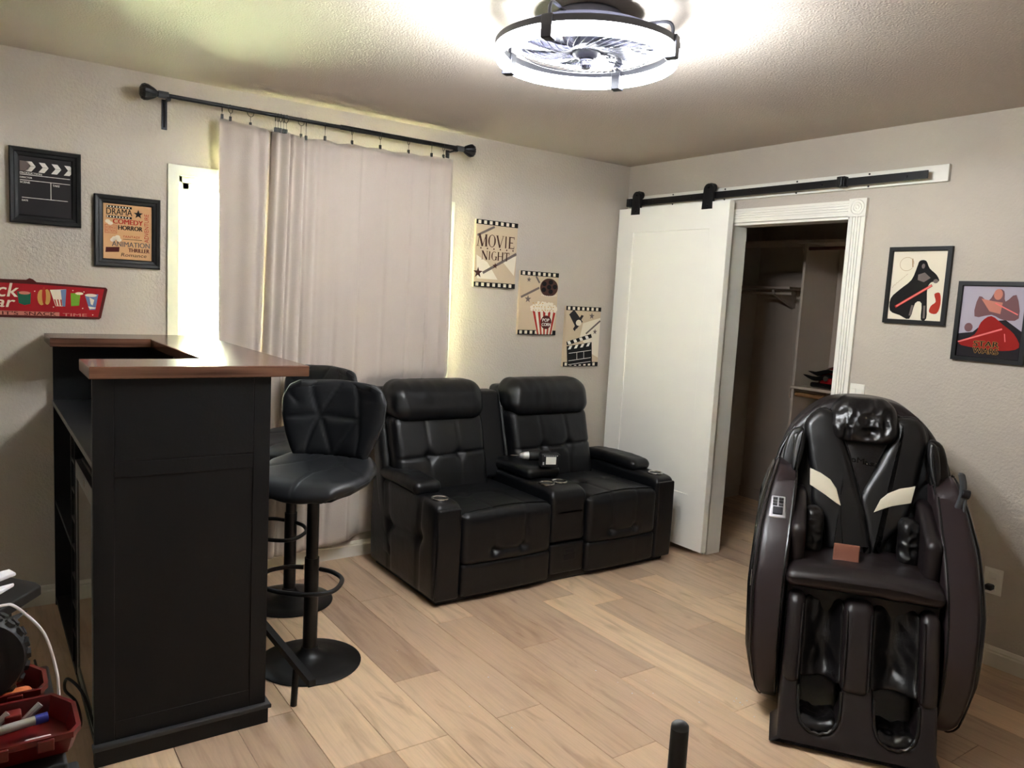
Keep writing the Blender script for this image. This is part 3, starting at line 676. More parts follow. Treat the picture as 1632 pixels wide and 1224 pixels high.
t, y = canvas('slate_canvas', 'tan canvas with spotlight and clapperboard, lowest of the three', -.348, 1.080)
P(t, 'parchment_patch', CR, lambda mb: poly(mb, [(0, .29), (.15, .33), (.15, .06), (.08, .09), (-.02, .2)], y+.0002))
P(t, 'film_ribbon', GR, lambda mb: (band(mb, (.03, .22), (.150, .31), .012, y), star(mb, .072, .340, .024, y-.0004), star(mb, .108, .235, .020, y-.0004)))
P(t, 'spotlight', CH, lambda mb: (poly(mb, [(-.125, .345), (-.085, .378), (-.005, .30), (-.055, .25)], y-.0006), poly(mb, [(-.02, .345), (.0, .34), (-.07, .235), (-.085, .25)], y-.0008)))
P(t, 'lamp_lens', CR, lambda mb: disc(mb, -.04, .292, .024, .020, y-.0012, 20))
P(t, 'clapper', K, lambda mb: (poly(mb, [(-.13, .135), (.085, .165), (.10, .02), (-.115, .006)], y-.0006), poly(mb, [(-.135, .165), (-.128, .140), (.085, .195), (.075, .22)], y-.0006)))
P(t, 'clapper_stripes', W_, lambda mb: ([poly(mb, [(-.115+k*.05, .146+k*.0125), (-.092+k*.05, .152+k*.0125), (-.105+k*.05, .171+k*.0125), (-.128+k*.05, .166+k*.0125)], y-.0012) for k in range(4)], [poly(mb, [(-.118+k*.052, .113+k*.007), (-.095+k*.052, .116+k*.007), (-.082+k*.052, .140+k*.007), (-.105+k*.052, .137+k*.007)], y-.0012) for k in range(4)],
  [band(mb, (-.108, a), (.085, a+.022), .003, y-.0012) for a in (.088, .038, .012)], band(mb, (-.04, .094), (-.036, .048), .003, y-.0012), band(mb, (.02, .10), (.024, .054), .003, y-.0012)))
# snack sign
t = thing('snack_bar_sign', 'red metal snack bar sign hung on the wall above the bar counter', 'sign', (-3.48, 0, 1.31), 0, local=True)
out = [(-.40, .0), (.262, .003), (.270, .010), (.297, .140), (.290, .148), (.02, .158), (.006, .170), (-.006, .174), (-.018, .166), (-.08, .165), (-.40, .165)]
mb = MB(); mb.slab(out, 0, -.006, .001, lambda a, b, q: (a, q, b), 1); mb.to('sign_plate', MR, t, smooth=False)
y = -.0068
P(t, 'red_field', SG, lambda mb: poly(mb, [(-.39, .03), (.105, .03), (.105, .012), (.258, .012), (.283, .140), (.02, .148), (-.39, .152)], y))
P(t, 'banner', PK, lambda mb: poly(mb, [(-.39, .012), (.105, .012), (.105, .029), (-.39, .031)], y))
P(t, 'banner_lettering', MR, lambda mb: (text(mb, "IT'S", -.108, -.050, .013, .028, y-.0004, bold=.001), text(mb, 'SNACK', -.028, .092, .013, .028, y-.0004, bold=.001)))
P(t, 'pale_lettering', PK, lambda mb: text(mb, 'TIME', .118, .212, .013, .026, y-.0004, bold=.001))
P(t, 'script_lettering', CR, lambda mb: (text(mb, 'Snack', -.25, -.072+.02, .090, .150, y-.0004, slant=.012, bold=.002), text(mb, 'Bar', -.175, -.068, .045, .092, y-.0004, slant=.012, bold=.002)))
PS[:] = [1.08, -.047]
def sh_(name, m, pts, dy=.0006): P(t, name, m, lambda mb: poly(mb, pts, y-dy))
sh_('dip_tin', GN, [(-.005, .115), (.042, .112), (.040, .062), (.020, .056), (0, .064)]); P(t, 'dip_lid', PK, lambda mb: disc(mb, .02, .109, .02, .007, y-.001, 12))
P(t, 'hot_dog', GO, lambda mb: (disc(mb, .078, .092, .014, .034, y-.0006, 16), disc(mb, .098, .095, .012, .034, y-.0006, 16))); P(t, 'sausage', RD, lambda mb: disc(mb, .087, .1, .007, .040, y-.001, 14))
sh_('popcorn_box', CR, [(.108, .127), (.165, .132), (.158, .056), (.128, .056)]); sh_('popcorn_box_side', BL, [(.146, .128), (.166, .132), (.162, .056), (.152, .056)], .001)
P(t, 'box_stripes', RD, lambda mb: [poly(mb, [(.122+k*.011, .086), (.127+k*.011, .086), (.133+k*.009, .058), (.129+k*.009, .058)], y-.0012) for k in range(3)])
sh_('green_cup', LM, [(.182, .116), (.217, .118), (.212, .062), (.183, .058)]); P(t, 'cup_foam', CR, lambda mb: disc(mb, .213, .116, .015, .006, y-.001, 12))
sh_('soda_cup', BL, [(.233, .112), (.283, .116), (.272, .046), (.250, .044)]); P(t, 'soda_ice', CR, lambda mb: (disc(mb, .256, .110, .022, .007, y-.001, 14), poly(mb, [(.25, .10), (.268, .09), (.262, .065), (.255, .07)], y-.001), poly(mb, [(.245, .06), (.275, .055), (.268, .050), (.252, .048)], y-.001)))
P(t, 'sparkles', CR, lambda mb: [disc(mb, a, b, .0025, .0025, y-.0006, 6) for a, b in ((.055, .118), (.12, .052), (.19, .128), (.23, .124), (.225, .05), (.262, .022))])
PS[:] = [1, 0]
# two framed prints on the right wall (generic stand-ins for known artwork)
t, y = framed('framed_print', 'black framed beige print with a dark cloaked shape and red diagonal streak', 'picture', (0, -2.046, 1.491), -PI/2, .297, .366, .020, .018, M_frame, CR, False)
y -= .0006
P(t, 'dark_shape', K, lambda mb: poly(mb, smooth_loop([(-.12, .06), (-.122, .12), (-.08, .165), (-.03, .21), (-.01, .27), (.0, .30), (.03, .30), (.05, .265), (.085, .235), (.10, .205), (.065, .20), (.05, .17), (.055, .10), (.06, .03), (.035, .024), (.03, .10), (.0, .10), (-.02, .025), (-.07, .04)], 3), y))
P(t, 'grey_highlights', GR, lambda mb: (poly(mb, [(.0, .235), (.03, .245), (.06, .22), (.03, .2), (0, .21)], y-.0004), band(mb, (.045, .09), (.048, .03), .01, y-.0004), band(mb, (-.012, .09), (-.02, .04), .01, y-.0004), disc(mb, .085, .205, .012, .01, y-.0004, 10), disc(mb, .02, .275, .008, .012, y-.0004, 10)))
P(t, 'red_brush_patch', RD, lambda mb: poly(mb, smooth_loop([(.070, .06), (.105, .055), (.118, .10), (.110, .15), (.085, .145), (.095, .11), (.075, .09)], 3), y))
P(t, 'streak', GLOW, lambda mb: band(mb, (-.09, .082), (.068, .185), .007, y-.0008))
P(t, 'streak_halo', RD, lambda mb: band(mb, (-.095, .079), (.070, .186), .012, y-.0006))
P(t, 'pencil_sketch', TN, lambda mb: ([band(mb, (-.06+.034*math.cos(a), .285+.032*math.sin(a)), (-.06+.034*math.cos(a+.3), .285+.032*math.sin(a+.3)), .0018, y) for a in [.3*k for k in range(19)]], band(mb, (-.035, .31), (-.03, .27), .006, y), [band(mb, (-.12+k*.012, .17+k*.012), (-.11+k*.012, .188+k*.010), .0015, y) for k in range(6)]))
t, y = framed('framed_print', 'black framed red and grey film poster titled STAR WARS', 'picture', (0, -2.389, 1.342), -PI/2, .300, .356, .020, .018, M_frame, decmat('poster_grey', (176, 168, 180)), False)
y -= .0006
P(t, 'dark_ground', decmat('poster_dark', (34, 30, 34)), lambda mb: poly(mb, [(-.132, .018), (.132, .018), (.132, .14), (.06, .19), (-.02, .18), (-.07, .13), (-.132, .12)], y))
P(t, 'red_glow', decmat('poster_red', (150, 30, 26)), lambda mb: poly(mb, smooth_loop([(-.125, .075), (-.05, .06), (.06, .055), (.125, .075), (.10, .13), (.05, .17), (.0, .205), (-.04, .175), (-.06, .12)], 3), y-.0003))
P(t, 'muted_shapes', decmat('poster_mauve', (118, 84, 86)), lambda mb: (poly(mb, smooth_loop([(-.07, .20), (-.06, .29), (-.02, .27), (.01, .32), (.04, .315), (.05, .27), (.09, .30), (.11, .20), (.05, .19), (0, .21)], 3), y-.0002), disc(mb, -.09, .15, .018, .02, y-.0002, 12)))
P(t, 'pale_shape', PK, lambda mb: (disc(mb, .018, .30, .018, .024, y-.0005, 16), poly(mb, [(-.05, .28), (0, .27), (.04, .265), (.035, .215), (-.01, .225)], y-.0005)))
P(t, 'streak', GLOW, lambda mb: (band(mb, (-.128, .082), (.05, .150), .007, y-.0012), band(mb, (.01, .262), (.105, .215), .005, y-.0012), band(mb, (.062, .13), (.068, .095), .004, y-.0012)))
P(t, 'title_halo', GO, lambda mb: [(text(mb, 'STAR', -.060+a, .044+a, .068+b, .092+b, y-.0014-k*.00005), text(mb, 'WARS', -.060+a, .044+a, .037+b, .063+b, y-.0014-k*.00005)) for k, (a, b) in enumerate(((-.0016, 0), (.0030, 0), (0, .0012), (0, -.0012), (.0015, .001), (.0015, -.001)))])
P(t, 'title_lettering', K, lambda mb: (text(mb, 'STAR', -.060, .044, .068, .092, y-.0022, bold=.0016), text(mb, 'WARS', -.060, .044, .037, .063, y-.0022, bold=.0016)))
#%%BAR
bar = thing('home_bar', 'tall black home bar cabinet with walnut-look top standing under the window', 'bar', (-3.15, -.74, 0))
BX0, BX1, BY = -3.412, -2.887, -1.445
MB().box(BX0, BX1, BY, BY+.02, .0, 1.21).to('end_panel', M_bar, bar, smooth=False)
for q in [(BX0, -3.355, BY-.003, BY, .07, 1.21), (-2.942, BX1, BY-.003, BY, .07, 1.21), (-3.355, -2.942, BY-.003, BY, .07, .131), (-3.355, -2.942, BY-.003, BY, .908, .955), (-3.355, -2.942, BY-.003, BY, .957, 1.21)]:
    MB().box(*q).to('frame_rail', M_bar, bar, smooth=False, bevel=.0015)
mb = MB(); mb.slab([(BX0-.006, BY-.022), (BX1+.016, BY-.022), (BX1+.016, -.02), (BX1-.01, -.02), (BX1-.01, BY+.01), (BX0-.006, BY+.01)], .055, .072, .004, lambda a, b, t: (a, b, t), 2)
mb.to('base_moulding', M_bar_trim, bar, smooth=False)
MB().box(BX0, BX1+.008, BY-.012, BY+.01, 0, .055).to('plinth', M_bar, bar, smooth=False)
MB().box(BX1-.02, BX1, BY+.02, -.018, .0, 1.21).to('front_panel', M_bar, bar, smooth=False)
MB().box(BX0+.008, BX1-.02, -.034, -.018, .0, 1.21).to('end_panel', M_bar, bar, smooth=False)
for ya, yb in ((-1.36, -.93), (-.90, -.47), (-.44, -.06)):
    mb = MB(); mb.box(BX1, BX1+.005, ya, yb, .15, .16); mb.box(BX1, BX1+.005, ya, yb, 1.09, 1.1); mb.box(BX1, BX1+.005, ya, ya+.01, .16, 1.09); mb.box(BX1, BX1+.005, yb-.01, yb, .16, 1.09); mb.to('panel_moulding', M_bar, bar, smooth=False)
MB().box(BX0+.004, BX1-.02, BY+.02, -.034, .928, .95).to('work_counter', mat('bar_counter', (40, 41, 44), .3), bar, smooth=False, bevel=.002)
MB().box(BX0+.010, BX1-.02, BY+.02, -.034, .02, .04).to('bottom_board', M_bar, bar, smooth=False)
MB().box(BX0+.012, BX1-.03, -.735, -.034, .475, .492).to('shelf', M_bar, bar, smooth=False)
for yy in (-.745, -.865): MB().box(BX0+.008, BX1-.03, yy-.006, yy+.006, .04, .928).to('divider', M_bar, bar, smooth=False)
for zz in (.83, .72, .61, .50, .39, .28, .17): MB().box(BX0+.010, BX1-.03, -.859, -.751, zz-.006, zz+.006).to('wine_cubby_shelf', M_bar, bar, smooth=False)
out = [(-3.422, -1.465), (-2.765, -1.465), (-2.765, -.016), (-3.435, -.016), (-3.435, -.31), (-3.055, -.31), (-3.055, -1.215), (-3.422, -1.215)]
MB().slab(out, 1.21, 1.247, .003, lambda a, b, t: (a, b, t), 2).to('bar_top', M_wood, bar, smooth=False)
fr = thing('beverage_fridge', 'compact drinks fridge with a silver-framed glass door inside the bar', 'fridge', (-3.17, -1.14, .04))
MB().box(-3.385, -2.93, -1.375, -.895, .045, .862).to('body', M_blk, fr, smooth=False, bevel=.004)
mb = MB(); x0, x1 = -3.404, -3.386
for q in [(x0, x1, -1.372, -1.33, .06, .858), (x0, x1, -.94, -.9, .06, .858), (x0, x1, -1.33, -.94, .06, .10), (x0, x1, -1.33, -.94, .80, .858)]: mb.box(*q)
dr = mb.to('door', mat('fridge_steel', (96, 96, 96), .35, metal=.6), fr, smooth=False)
MB().box(x0+.003, x1-.003, -1.33, -.94, .10, .80).to('glass_pane', mat('smoked_glass', (14, 14, 15), .05, coat=1), dr, smooth=False)
MB().cyl((x0, -1.16, .83), (x0-.0012, -1.16, .83), .012, n=16).to('badge', M_chrome, dr)
crd = MB(); crd.tube(smooth_loop([(-3.395, -1.385, .05), (-3.43, -1.37, .20), (-3.47, -1.32, .245), (-3.475, -1.28, .19), (-3.44, -1.24, .12), (-3.425, -1.22, .03), (-3.45, -1.2, .006), (-3.50, -1.05, .006), (-3.52, -.6, .006)], 6, False), .0045, 8)
crd.to('fridge_cord', M_blk, label='looped black cord beside the open back of the bar', cat='cord')
fr = thing('foot_rail', 'black tubular foot rail on a short post along the bar front', 'foot rail', (-2.755, -.8, 0))
MB().slab([(-2.768, .137), (-2.742, .137), (-2.742, .163), (-2.768, .163)], -1.545, -.10, .003, lambda a, b, t: (a, t, b), 2).to('rail', M_iron, fr, smooth=False)
for yy in (-1.395, -.25): MB().cyl((-2.766, yy, 0), (-2.760, yy, .14), .012, n=14).to('post', M_iron, fr)
#%%STOOL
def make_stool(label, loc, rot):
    t = thing('bar_stool', label, 'bar stool', loc, rot, group='bar stools', local=True)
    mb = MB(); mb.lathe([(.001, 0), (.196, 0), (.205, .003), (.206, .007), (.198, .011), (.15, .016), (.09, .024), (.055, .036), (.036, .055), (.031, .07), (.001, .07)], n=48); mb.to('base', M_stoolm, t)
    mb = MB(); mb.cyl((0, 0, .05), (0, 0, .44), .0285, n=24); mb.cyl((0, 0, .44), (0, 0, .70), .024, n=24); mb.to('column', M_stoolm, t)
    MB().tube([(.0305*math.cos(a), .0305*math.sin(a), .067) for a in [2*PI*k/28 for k in range(28)]], .003, 6, True).to('collar', M_gunmetal, t)
    pts = smooth_loop([(-.035, .0, .395), (-.10, -.02, .395), (-.155, -.07, .388), (-.15, -.16, .375), (-.06, -.205, .37), (.06, -.205, .37), (.15, -.16, .375), (.155, -.07, .388), (.10, -.02, .395), (.035, 0, .395)], 6, False)
    MB().tube(pts, .009, 10).to('footring', M_stoolm, t)
    MB().rbox(-.09, .09, -.09, .09, .69, .71, .008, (1, 1, 1)).to('seat_plate', M_stoolm, t)
    MB().tube([(-.02, -.0, .685), (-.12, -.02, .68), (-.19, -.04, .672)], .004, 8).to('height_lever', M_stoolm, t)
    WS = [(0, .10), (.06, .155), (.2, .205), (.45, .232), (.7, .228), (.88, .20), (1, .165)]
    def sf(s, q):
        w = interp(q, WS); z = .755-.035*max(0, (.25-q)/.25)**2+.055*q**3+.022*s*s*min(1, q*1.5)*math.sin(PI*min(1, q+.05))
        return (s*w, -.215+.42*q+.03*(1-q)*(s*s), z)
    SL = [((-1, .35), (-.35, .75)), ((-.35, .75), (0, .45)), ((0, .45), (.35, .75)), ((.35, .75), (1, .35)), ((-.35, .75), (-.5, 1)), ((.35, .75), (.5, 1)), ((0, .45), (0, 0)), ((-.35, .75), (0, 1)), ((.35, .75), (0, 1))]
    gv = lambda L, g1=.006, g2=.003: (lambda s, q: g1*math.exp(-(min(dseg(s, q*2, (a[0], a[1]*2), (b[0], b[1]*2)) for a, b in L)/.024)**2)+g2*math.exp(-(min(dseg(s, q*2, (a[0], a[1]*2), (b[0], b[1]*2)) for a, b in L)/.12)**2))
    MB().shell(sf, 72, 60, .066, gv(SL, .0045, .0012)).to('seat', M_stool, t, angle=80)
    WB = [(0, .155), (.1, .172), (.3, .20), (.55, .222), (.78, .226), (.92, .205), (1, .15)]
    def bf(s, q):
        w = interp(q, WB); return (s*w, .175+.075*q-.055*s*s*(.6+.4*q), .815+.315*q-.012*s*s*q)
    BL_ = [((-.6, 1), (-.3, .52)), ((.1, 1), (-.3, .52)), ((.42, 1), (.52, .5)), ((-1, .5), (-.3, .52)), ((-.3, .52), (.52, .5)), ((-.3, .52), (.05, 0)), ((.52, .5), (.75, 0)), ((.52, .5), (.05, 0)), ((-.3, .52), (-.7, 0)), ((-1, .9), (-.75, .7))]
    MB().shell(bf, 64, 56, .05, gv(BL_)).to('backrest', M_stool, t, angle=80)
    mb = MB(); mb.tube([(s*.155, .185-.02*s*s, .80-.03*abs(s)) for s in [q/8-1 for q in range(17)]], .012, 8); mb.to('under_trim', M_stoolm, t)
    return t
make_stool('black quilted bar stool nearer the camera, fully visible beside the bar', (-2.60, -1.105, 0), math.radians(-44))
make_stool('black quilted bar stool farther back, half hidden behind the nearer stool', (-2.465, -.465, 0), math.radians(-62))
#%%COUCH
co = thing('reclining_loveseat', 'black leather double recliner loveseat with a centre console and steel cup holders', 'loveseat', (-1.09, -.46, 0))
def dents(pts, r, d, ax):
    def g(x, y, z):
        p = (x, y, z); s_ = 0
        for q in pts:
            s_ += d*math.exp(-sum((p[i]-q[i])**2 for i in range(3) if i != ax and q[i] is not None)/(r*r))
        return s_
    return g
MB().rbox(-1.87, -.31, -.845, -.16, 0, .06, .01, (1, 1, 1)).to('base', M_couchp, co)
def arm(x0, x1, outer):
    cx = (x0+x1)/2
    dt = dents([(None, -.372, .285), (None, -.708, .314)], .035, .022, 0)
    sm = lambda y, z: .010*math.exp(-(min(dseg(y, z, (-.372, .285), (-.708, .314)), dseg(y, z, (-.372, .285), (-.33, .50)), dseg(y, z, (-.708, .314), (-.70, .50)), dseg(y, z, (-.708, .314), (-.70, .05)), dseg(y, z, (-.372, .285), (-.39, .05)))/.012)**2)
    def fn(x, y, z):
        out = (x-cx)*outer > 0
        k = (x-cx)/((x1-x0)/2)
        bul = .008*math.sin(PI*min(1, max(0, z/.5)))*abs(k)
        if out and abs(k) > .6: x -= outer*(dt(x, y, z)+sm(y, z))
        x += bul*(1 if k > 0 else -1)
        if z > .40 and y < -.80: z -= .02*((-.80-y)/.075)**2
        return (x, y, z)
    MB().rbox(x0, x1, -.872, -.14, .025, .515, .028, (6, 34, 24), fn).to('armrest', M_couch, co, angle=80)
    def pf(x, y, z):
        return (x+.003*nz(y, z, x, 18), y, z+.012*math.cos((y+.44)/.26*PI/2)-.006+.0025*nz(x, y, z, 22))
    MB().rbox(x0-.008, x1+.008, -.665, -.19, .505, .575, .033, (8, 26, 5), pf).to('arm_pad', M_couch, co, angle=80)
    MB().rbox(x0+.004, x1-.004, -.879, -.855, .03, .485, .010, (10, 3, 20), lambda x, y, z: (x, y-.005*math.sin(PI*(z-.03)/.455)+.002*math.sin(x*300+z*20)*max(0, (z-.35)/.13), z)).to('front_pouch', M_couch, co, angle=80)
arm(-1.898, -1.758, -1); arm(-.418, -.280, 1)
def cup(x, y, z, r=.034):
    mb = MB(); mb.lathe([(r*.80, z-.06), (r*.84, z-.001), (r*1.0, z+.0035), (r*1.12, z+.002), (r*1.15, z-.002), (r*1.0, z-.003), (r*.86, z-.004), (r*.82, z-.058), (.001, z-.056), (.001, z-.06)], (x, y, 0), 28)
    mb.to('cup_holder', M_chrome, co)
    MB().lathe([(.001, z-.012), (r*.80, z-.012), (r*.80, z-.011), (.001, z-.011)], (x, y, 0), 24).to('cup_well', mat('steel_dark', (90, 88, 84), .3, metal=1), co)
cup(-1.832, -.775, .519, .040); cup(-1.148, -.745, .522, .040); cup(-1.052, -.735, .522, .040); cup(-.349, -.775, .519, .040)
# console
def cf(x, y, z):
    if z > .40 and y < -.78: z -= .035*((-.78-y)/.09)**2
    return (x, y, z)
MB().rbox(-1.192, -.952, -.868, -.25, .215, .515, .03, (8, 14, 10), cf).to('console', M_couch, co, angle=80)
MB().rbox(-1.185, -.955, -.866, -.7, .045, .210, .012, (8, 3, 6)).to('console_base', M_couch, co, angle=80)
MB().rbox(-1.188, -.958, -.635, -.27, .510, .575, .028, (8, 14, 4), lambda x, y, z: (x, y, z+.008*math.cos((x+1.073)/.115*PI/2))).to('console_lid', M_couch, co, angle=80)
mb = MB(); mb.box(-1.105, -1.012, -.8675, -.864, .112, .187); mb.to('outlet_flap', M_blk, co, smooth=False, bevel=.002)
mb = MB(); mb.box(-1.085, -1.03, -.871, -.866, .158, .178); mb.box(-1.095, -1.022, -.870, -.866, .118, .150); mb.to('flap_latch', M_gunmetal, co, smooth=False, kind='stuff')
def seat(x0, x1, flare):
    cx = (x0+x1)/2; w = x1-x0
    bt = [(cx-.09, None, .247), (cx+.09, None, .247)]; d1 = dents(bt, .022, .028, 1)
    tp = [(cx-.10, -.60, None), (cx+.10, -.60, None)]; d2 = dents(tp, .03, .014, 2)
    def fn(x, y, z):
        if z > .44: z += .018*math.cos((x-cx)/w*PI)-.008+.01*(y+.6)*(-.4); z -= d2(x, y, z)+.004*math.exp(-(min(dseg(x, y, (cx-.1, -.6), (cx-.1, -.9)), dseg(x, y, (cx+.1, -.6), (cx+.1, -.9)), dseg(x, y, (x0, -.6), (x1, -.6)))/.010)**2)
        if y < -.86:
            y -= .012*math.cos((x-cx)/w*PI); y += d1(x, y, z)
            y += .012*math.exp(-(dseg(x, z, (cx-.09, .247), (cx+.09, .247))/.006)**2)+.004*math.exp(-(min(dseg(x, z, (cx-.09, .247), (cx-.1, .5)), dseg(x, z, (cx+.09, .247), (cx+.1, .5)))/.008)**2)
            y += .02*max(0, (z-.40)/.06)**2
        return (x, y, z)
    MB().rbox(x0, x1, -.885, -.27, .185, .462, .035, (46, 34, 26), fn).to('seat_cushion', M_couch, co, angle=80)
    def ff(x, y, z):
        if y < -.84: y -= .008*math.cos((x-cx)/w*PI); y += .003*math.exp(-((x-cx-.1)/.006)**2)
        return (x, y, z)
    MB().rbox(x0+.002, x1-.002, -.882, -.80, .028, .195, .022, (36, 4, 10), ff).to('footrest', M_couch, co, angle=80)
seat(-1.752, -1.198, 1); seat(-.948, -.424, 1)
def back(x0, x1, wx0, wx1):
    cx = (x0+x1)/2; w = x1-x0; lean = lambda y, z: y+.30*(z-.44)
    tp = [(cx-.095, None, .635), (cx+.095, None, .635)]; d1 = dents(tp, .028, .024, 1)
    def fn(x, y, z):
        if y < -.36:
            y += .004*nz(x, z, 1.7, 9)
            y -= .020*math.cos((x-cx)/w*PI)*math.sin(PI*min(1, max(0, (z-.42)/.42))); y += d1(x, y, z)
            y += .010*math.exp(-(dseg(x, z, (x0, .625), (x1, .645))/.007)**2)+.005*math.exp(-(min(dseg(x, z, (cx-.095, .42), (cx-.095, .84)), dseg(x, z, (cx+.095, .42), (cx+.095, .84)))/.008)**2)
        ins = .03*max(0, (.5-z)/.08) if z < .5 else 0
        return (cx+(x-cx)*(1-.03*(1-(z-.42)/.42)), lean(y, z), z)
    MB().rbox(x0, x1, -.425, -.30, .40, .85, .045, (46, 4, 40), fn).to('back_cushion', M_couch, co, angle=80)
    def hf(x, y, z):
        e = 1-abs((x-cx)/(w/2))**6*.06
        wr_ = .006*(crease(x*1.6, z*.7, 3.1, 9)-.4)*(.25+.75*abs((x-cx)/(w/2))**2)
        return (x+.003*nz(z, x, y, 20), lean(y, z)+(-wr_ if y < -.4 else 0), .925+(z-.925)*e+wr_*.5)
    MB().rbox(x0-.006, x1+.006, -.475, -.26, .815, 1.035, .085, (44, 8, 8), hf, seg=6).to('headrest', M_couch, co, angle=80)
    MB().rbox(wx0, wx1, -.32, -.20, .10, .985, .04, (6, 3, 24), lambda x, y, z: (x, min(lean(y, z), -.05), z)).to('back_shell', M_couch, co, angle=80)
back(-1.868, -1.288, -1.905, -1.275); back(-1.098, -.505, -1.11, -.445)
MB().rbox(-1.285, -1.10, -.335, -.20, .46, .955, .03, (6, 3, 20), lambda x, y, z: (x, y+.30*(z-.44), z)).to('centre_back', M_couch, co, angle=80)
# drill on the console
DR = Vector((-1.075, -.50, .585))
d = thing('cordless_drill', 'black cordless drill with steel chuck lying on the loveseat console', 'drill', DR, math.radians(-22), local=True)
mb = MB(); mb.cyl((-.02, 0, .035), (.10, 0, .035), .028, .030, 20); mb.cyl((.10, 0, .035), (.112, 0, .035), .030, .022, 20); mb.to('body', M_blk, d, bevel=.002)
mb = MB(); mb.cyl((-.02, 0, .035), (-.05, 0, .035), .024, .021, 18); mb.cyl((-.05, 0, .035), (-.072, 0, .035), .021, .010, 18); mb.to('chuck', M_silver, d)
MB().cyl((-.072, 0, .035), (-.125, 0, .035), .0035, n=6).to('bit', M_chrome, d)
MB().rbox(.035, .085, -.10, -.015, .018, .054, .012, (2, 4, 2)).to('handle', M_blk, d)
MB().rbox(.015, .125, -.155, -.095, -.002, .078, .010, (3, 3, 3)).to('battery', M_blk, d)
mb = MB(); mb.box(.042, .100, -.157, -.155, .018, .060); mb.to('battery_label', mat('label_white', (225, 225, 215), .6), d, smooth=False)
mb = MB(); [mb.box(.03+.012*k, .037+.012*k, -.1565, -.155, .064, .068) for k in range(7)]; mb.box(.024, .032, -.157, -.155, .015, .03); mb.to('battery_marks', M_silver, d, smooth=False, kind='stuff')
MB().rbox(.05, .06, -.03, -.012, .028, .045, .004, (1, 1, 1)).to('trigger', M_grey, d)
#%%CHAIR
mc = thing('massage_chair', 'dark brown and black massage chair with cream stripes and foot wells', 'massage chair', (-1.139, -2.577, 0), math.radians(-54.48), local=True)
# local frame: x = right as seen from the front, y = towards the back (front is -y), v = -y
def tl(off):      # tilted back plane, off > 0 is towards the back
    return lambda a, b, t: (a, off+.40+.44*(max(b, .40)-.58)+t, b)
prof = [(0, 1.168), (.07, 1.164), (.14, 1.149), (.20, 1.112), (.245, 1.07), (.282, 1.02), (.312, .955), (.335, .87), (.345, .75), (.335, .5), (.30, .22), (.24, .13)]
out = smooth_loop(prof+[(-a, b) for a, b in prof[:0:-1]], 4)
MB().slab(out, .04, .30, .09, tl(.0), 6, r0=.025).to('back_shell', M_brown, mc, angle=50)
pin = [(0, 1.135), (.07, 1.132), (.13, 1.115), (.18, 1.08), (.215, 1.03), (.245, .96), (.262, .87), (.262, .55), (.22, .50)]
MB().slab(smooth_loop(pin+[(-a, b) for a, b in pin[:0:-1]], 3), -.0, .07, .01, tl(.02), 2).to('back_lining', M_shellk, mc, angle=50)
for s in (-1, 1):
    MB().tube([(s*a, .40+.44*(b-.58)+.055, b) for a, b in smooth_loop([(.330, .86), (.318, .92), (.296, .97), (.268, 1.02)], 6, False)], .011, 10).to('side_handle_trim', M_shellk, mc)
Lp = [(-.176, 1.119), (-.231, 1.064), (-.229, 1.008), (-.208, .909), (-.192, .85), (-.186, .752), (-.139, .698), (-.122, .62), (-.110, .584), (-.07, .577), (.040, .586), (.048, .600), (.021, .719), (-.014, .833), (-.055, .951), (-.095, 1.047), (-.118, 1.10)]
Rp = [(.118, 1.10), (.114, 1.043), (.099, 1.017), (.05, .905), (-.004, .795), (.010, .72), (.040, .60), (.060, .568), (.078, .569), (.105, .635), (.164, .700), (.19, .787), (.222, .945), (.236, 1.04), (.198, 1.105)]
for nm, pl, of, e in (('right_lapel_pad', Rp, -.035, 1), ('left_lapel_pad', Lp, -.058, 1)):
    ol = smooth_loop(pl, 3)
    o = MB().slab(ol, .05, 0, .03, tl(of), 6, r0=.002).to('lapel_pad', M_pad, mc, angle=60)
    MB().tube([tl(of)(a, b, .030) for a, b in ol], .0042, 6, True).to('piping', M_pipe, o)
    def stripe(pts, name='cream_stripe', mm=M_cream, d=.006, par=o, of=of):
        MB().slab(pts, .01, -.0035, .0025, tl(of), 2).to(name, mm, par, angle=50, label='cream stripe' if mm is M_cream else None)
    if nm[0] == 'l':
        stripe([(-.200, .880), (-.16, .868), (-.12, .846), (-.095, .815), (-.082, .775), (-.074, .752), (-.095, .762), (-.133, .785), (-.196, .818)])
        MB().tube([tl(of)(a, b, -.001) for a, b in smooth_loop([(-.075, .755), (-.07, .70), (-.055, .59)], 6, False)], .0018, 5).to('seam', M_shellk, o)
    else:
        stripe([(.196, .853), (.14, .838), (.098, .815), (.072, .790), (.050, .739), (.080, .754), (.115, .770), (.183, .790)])
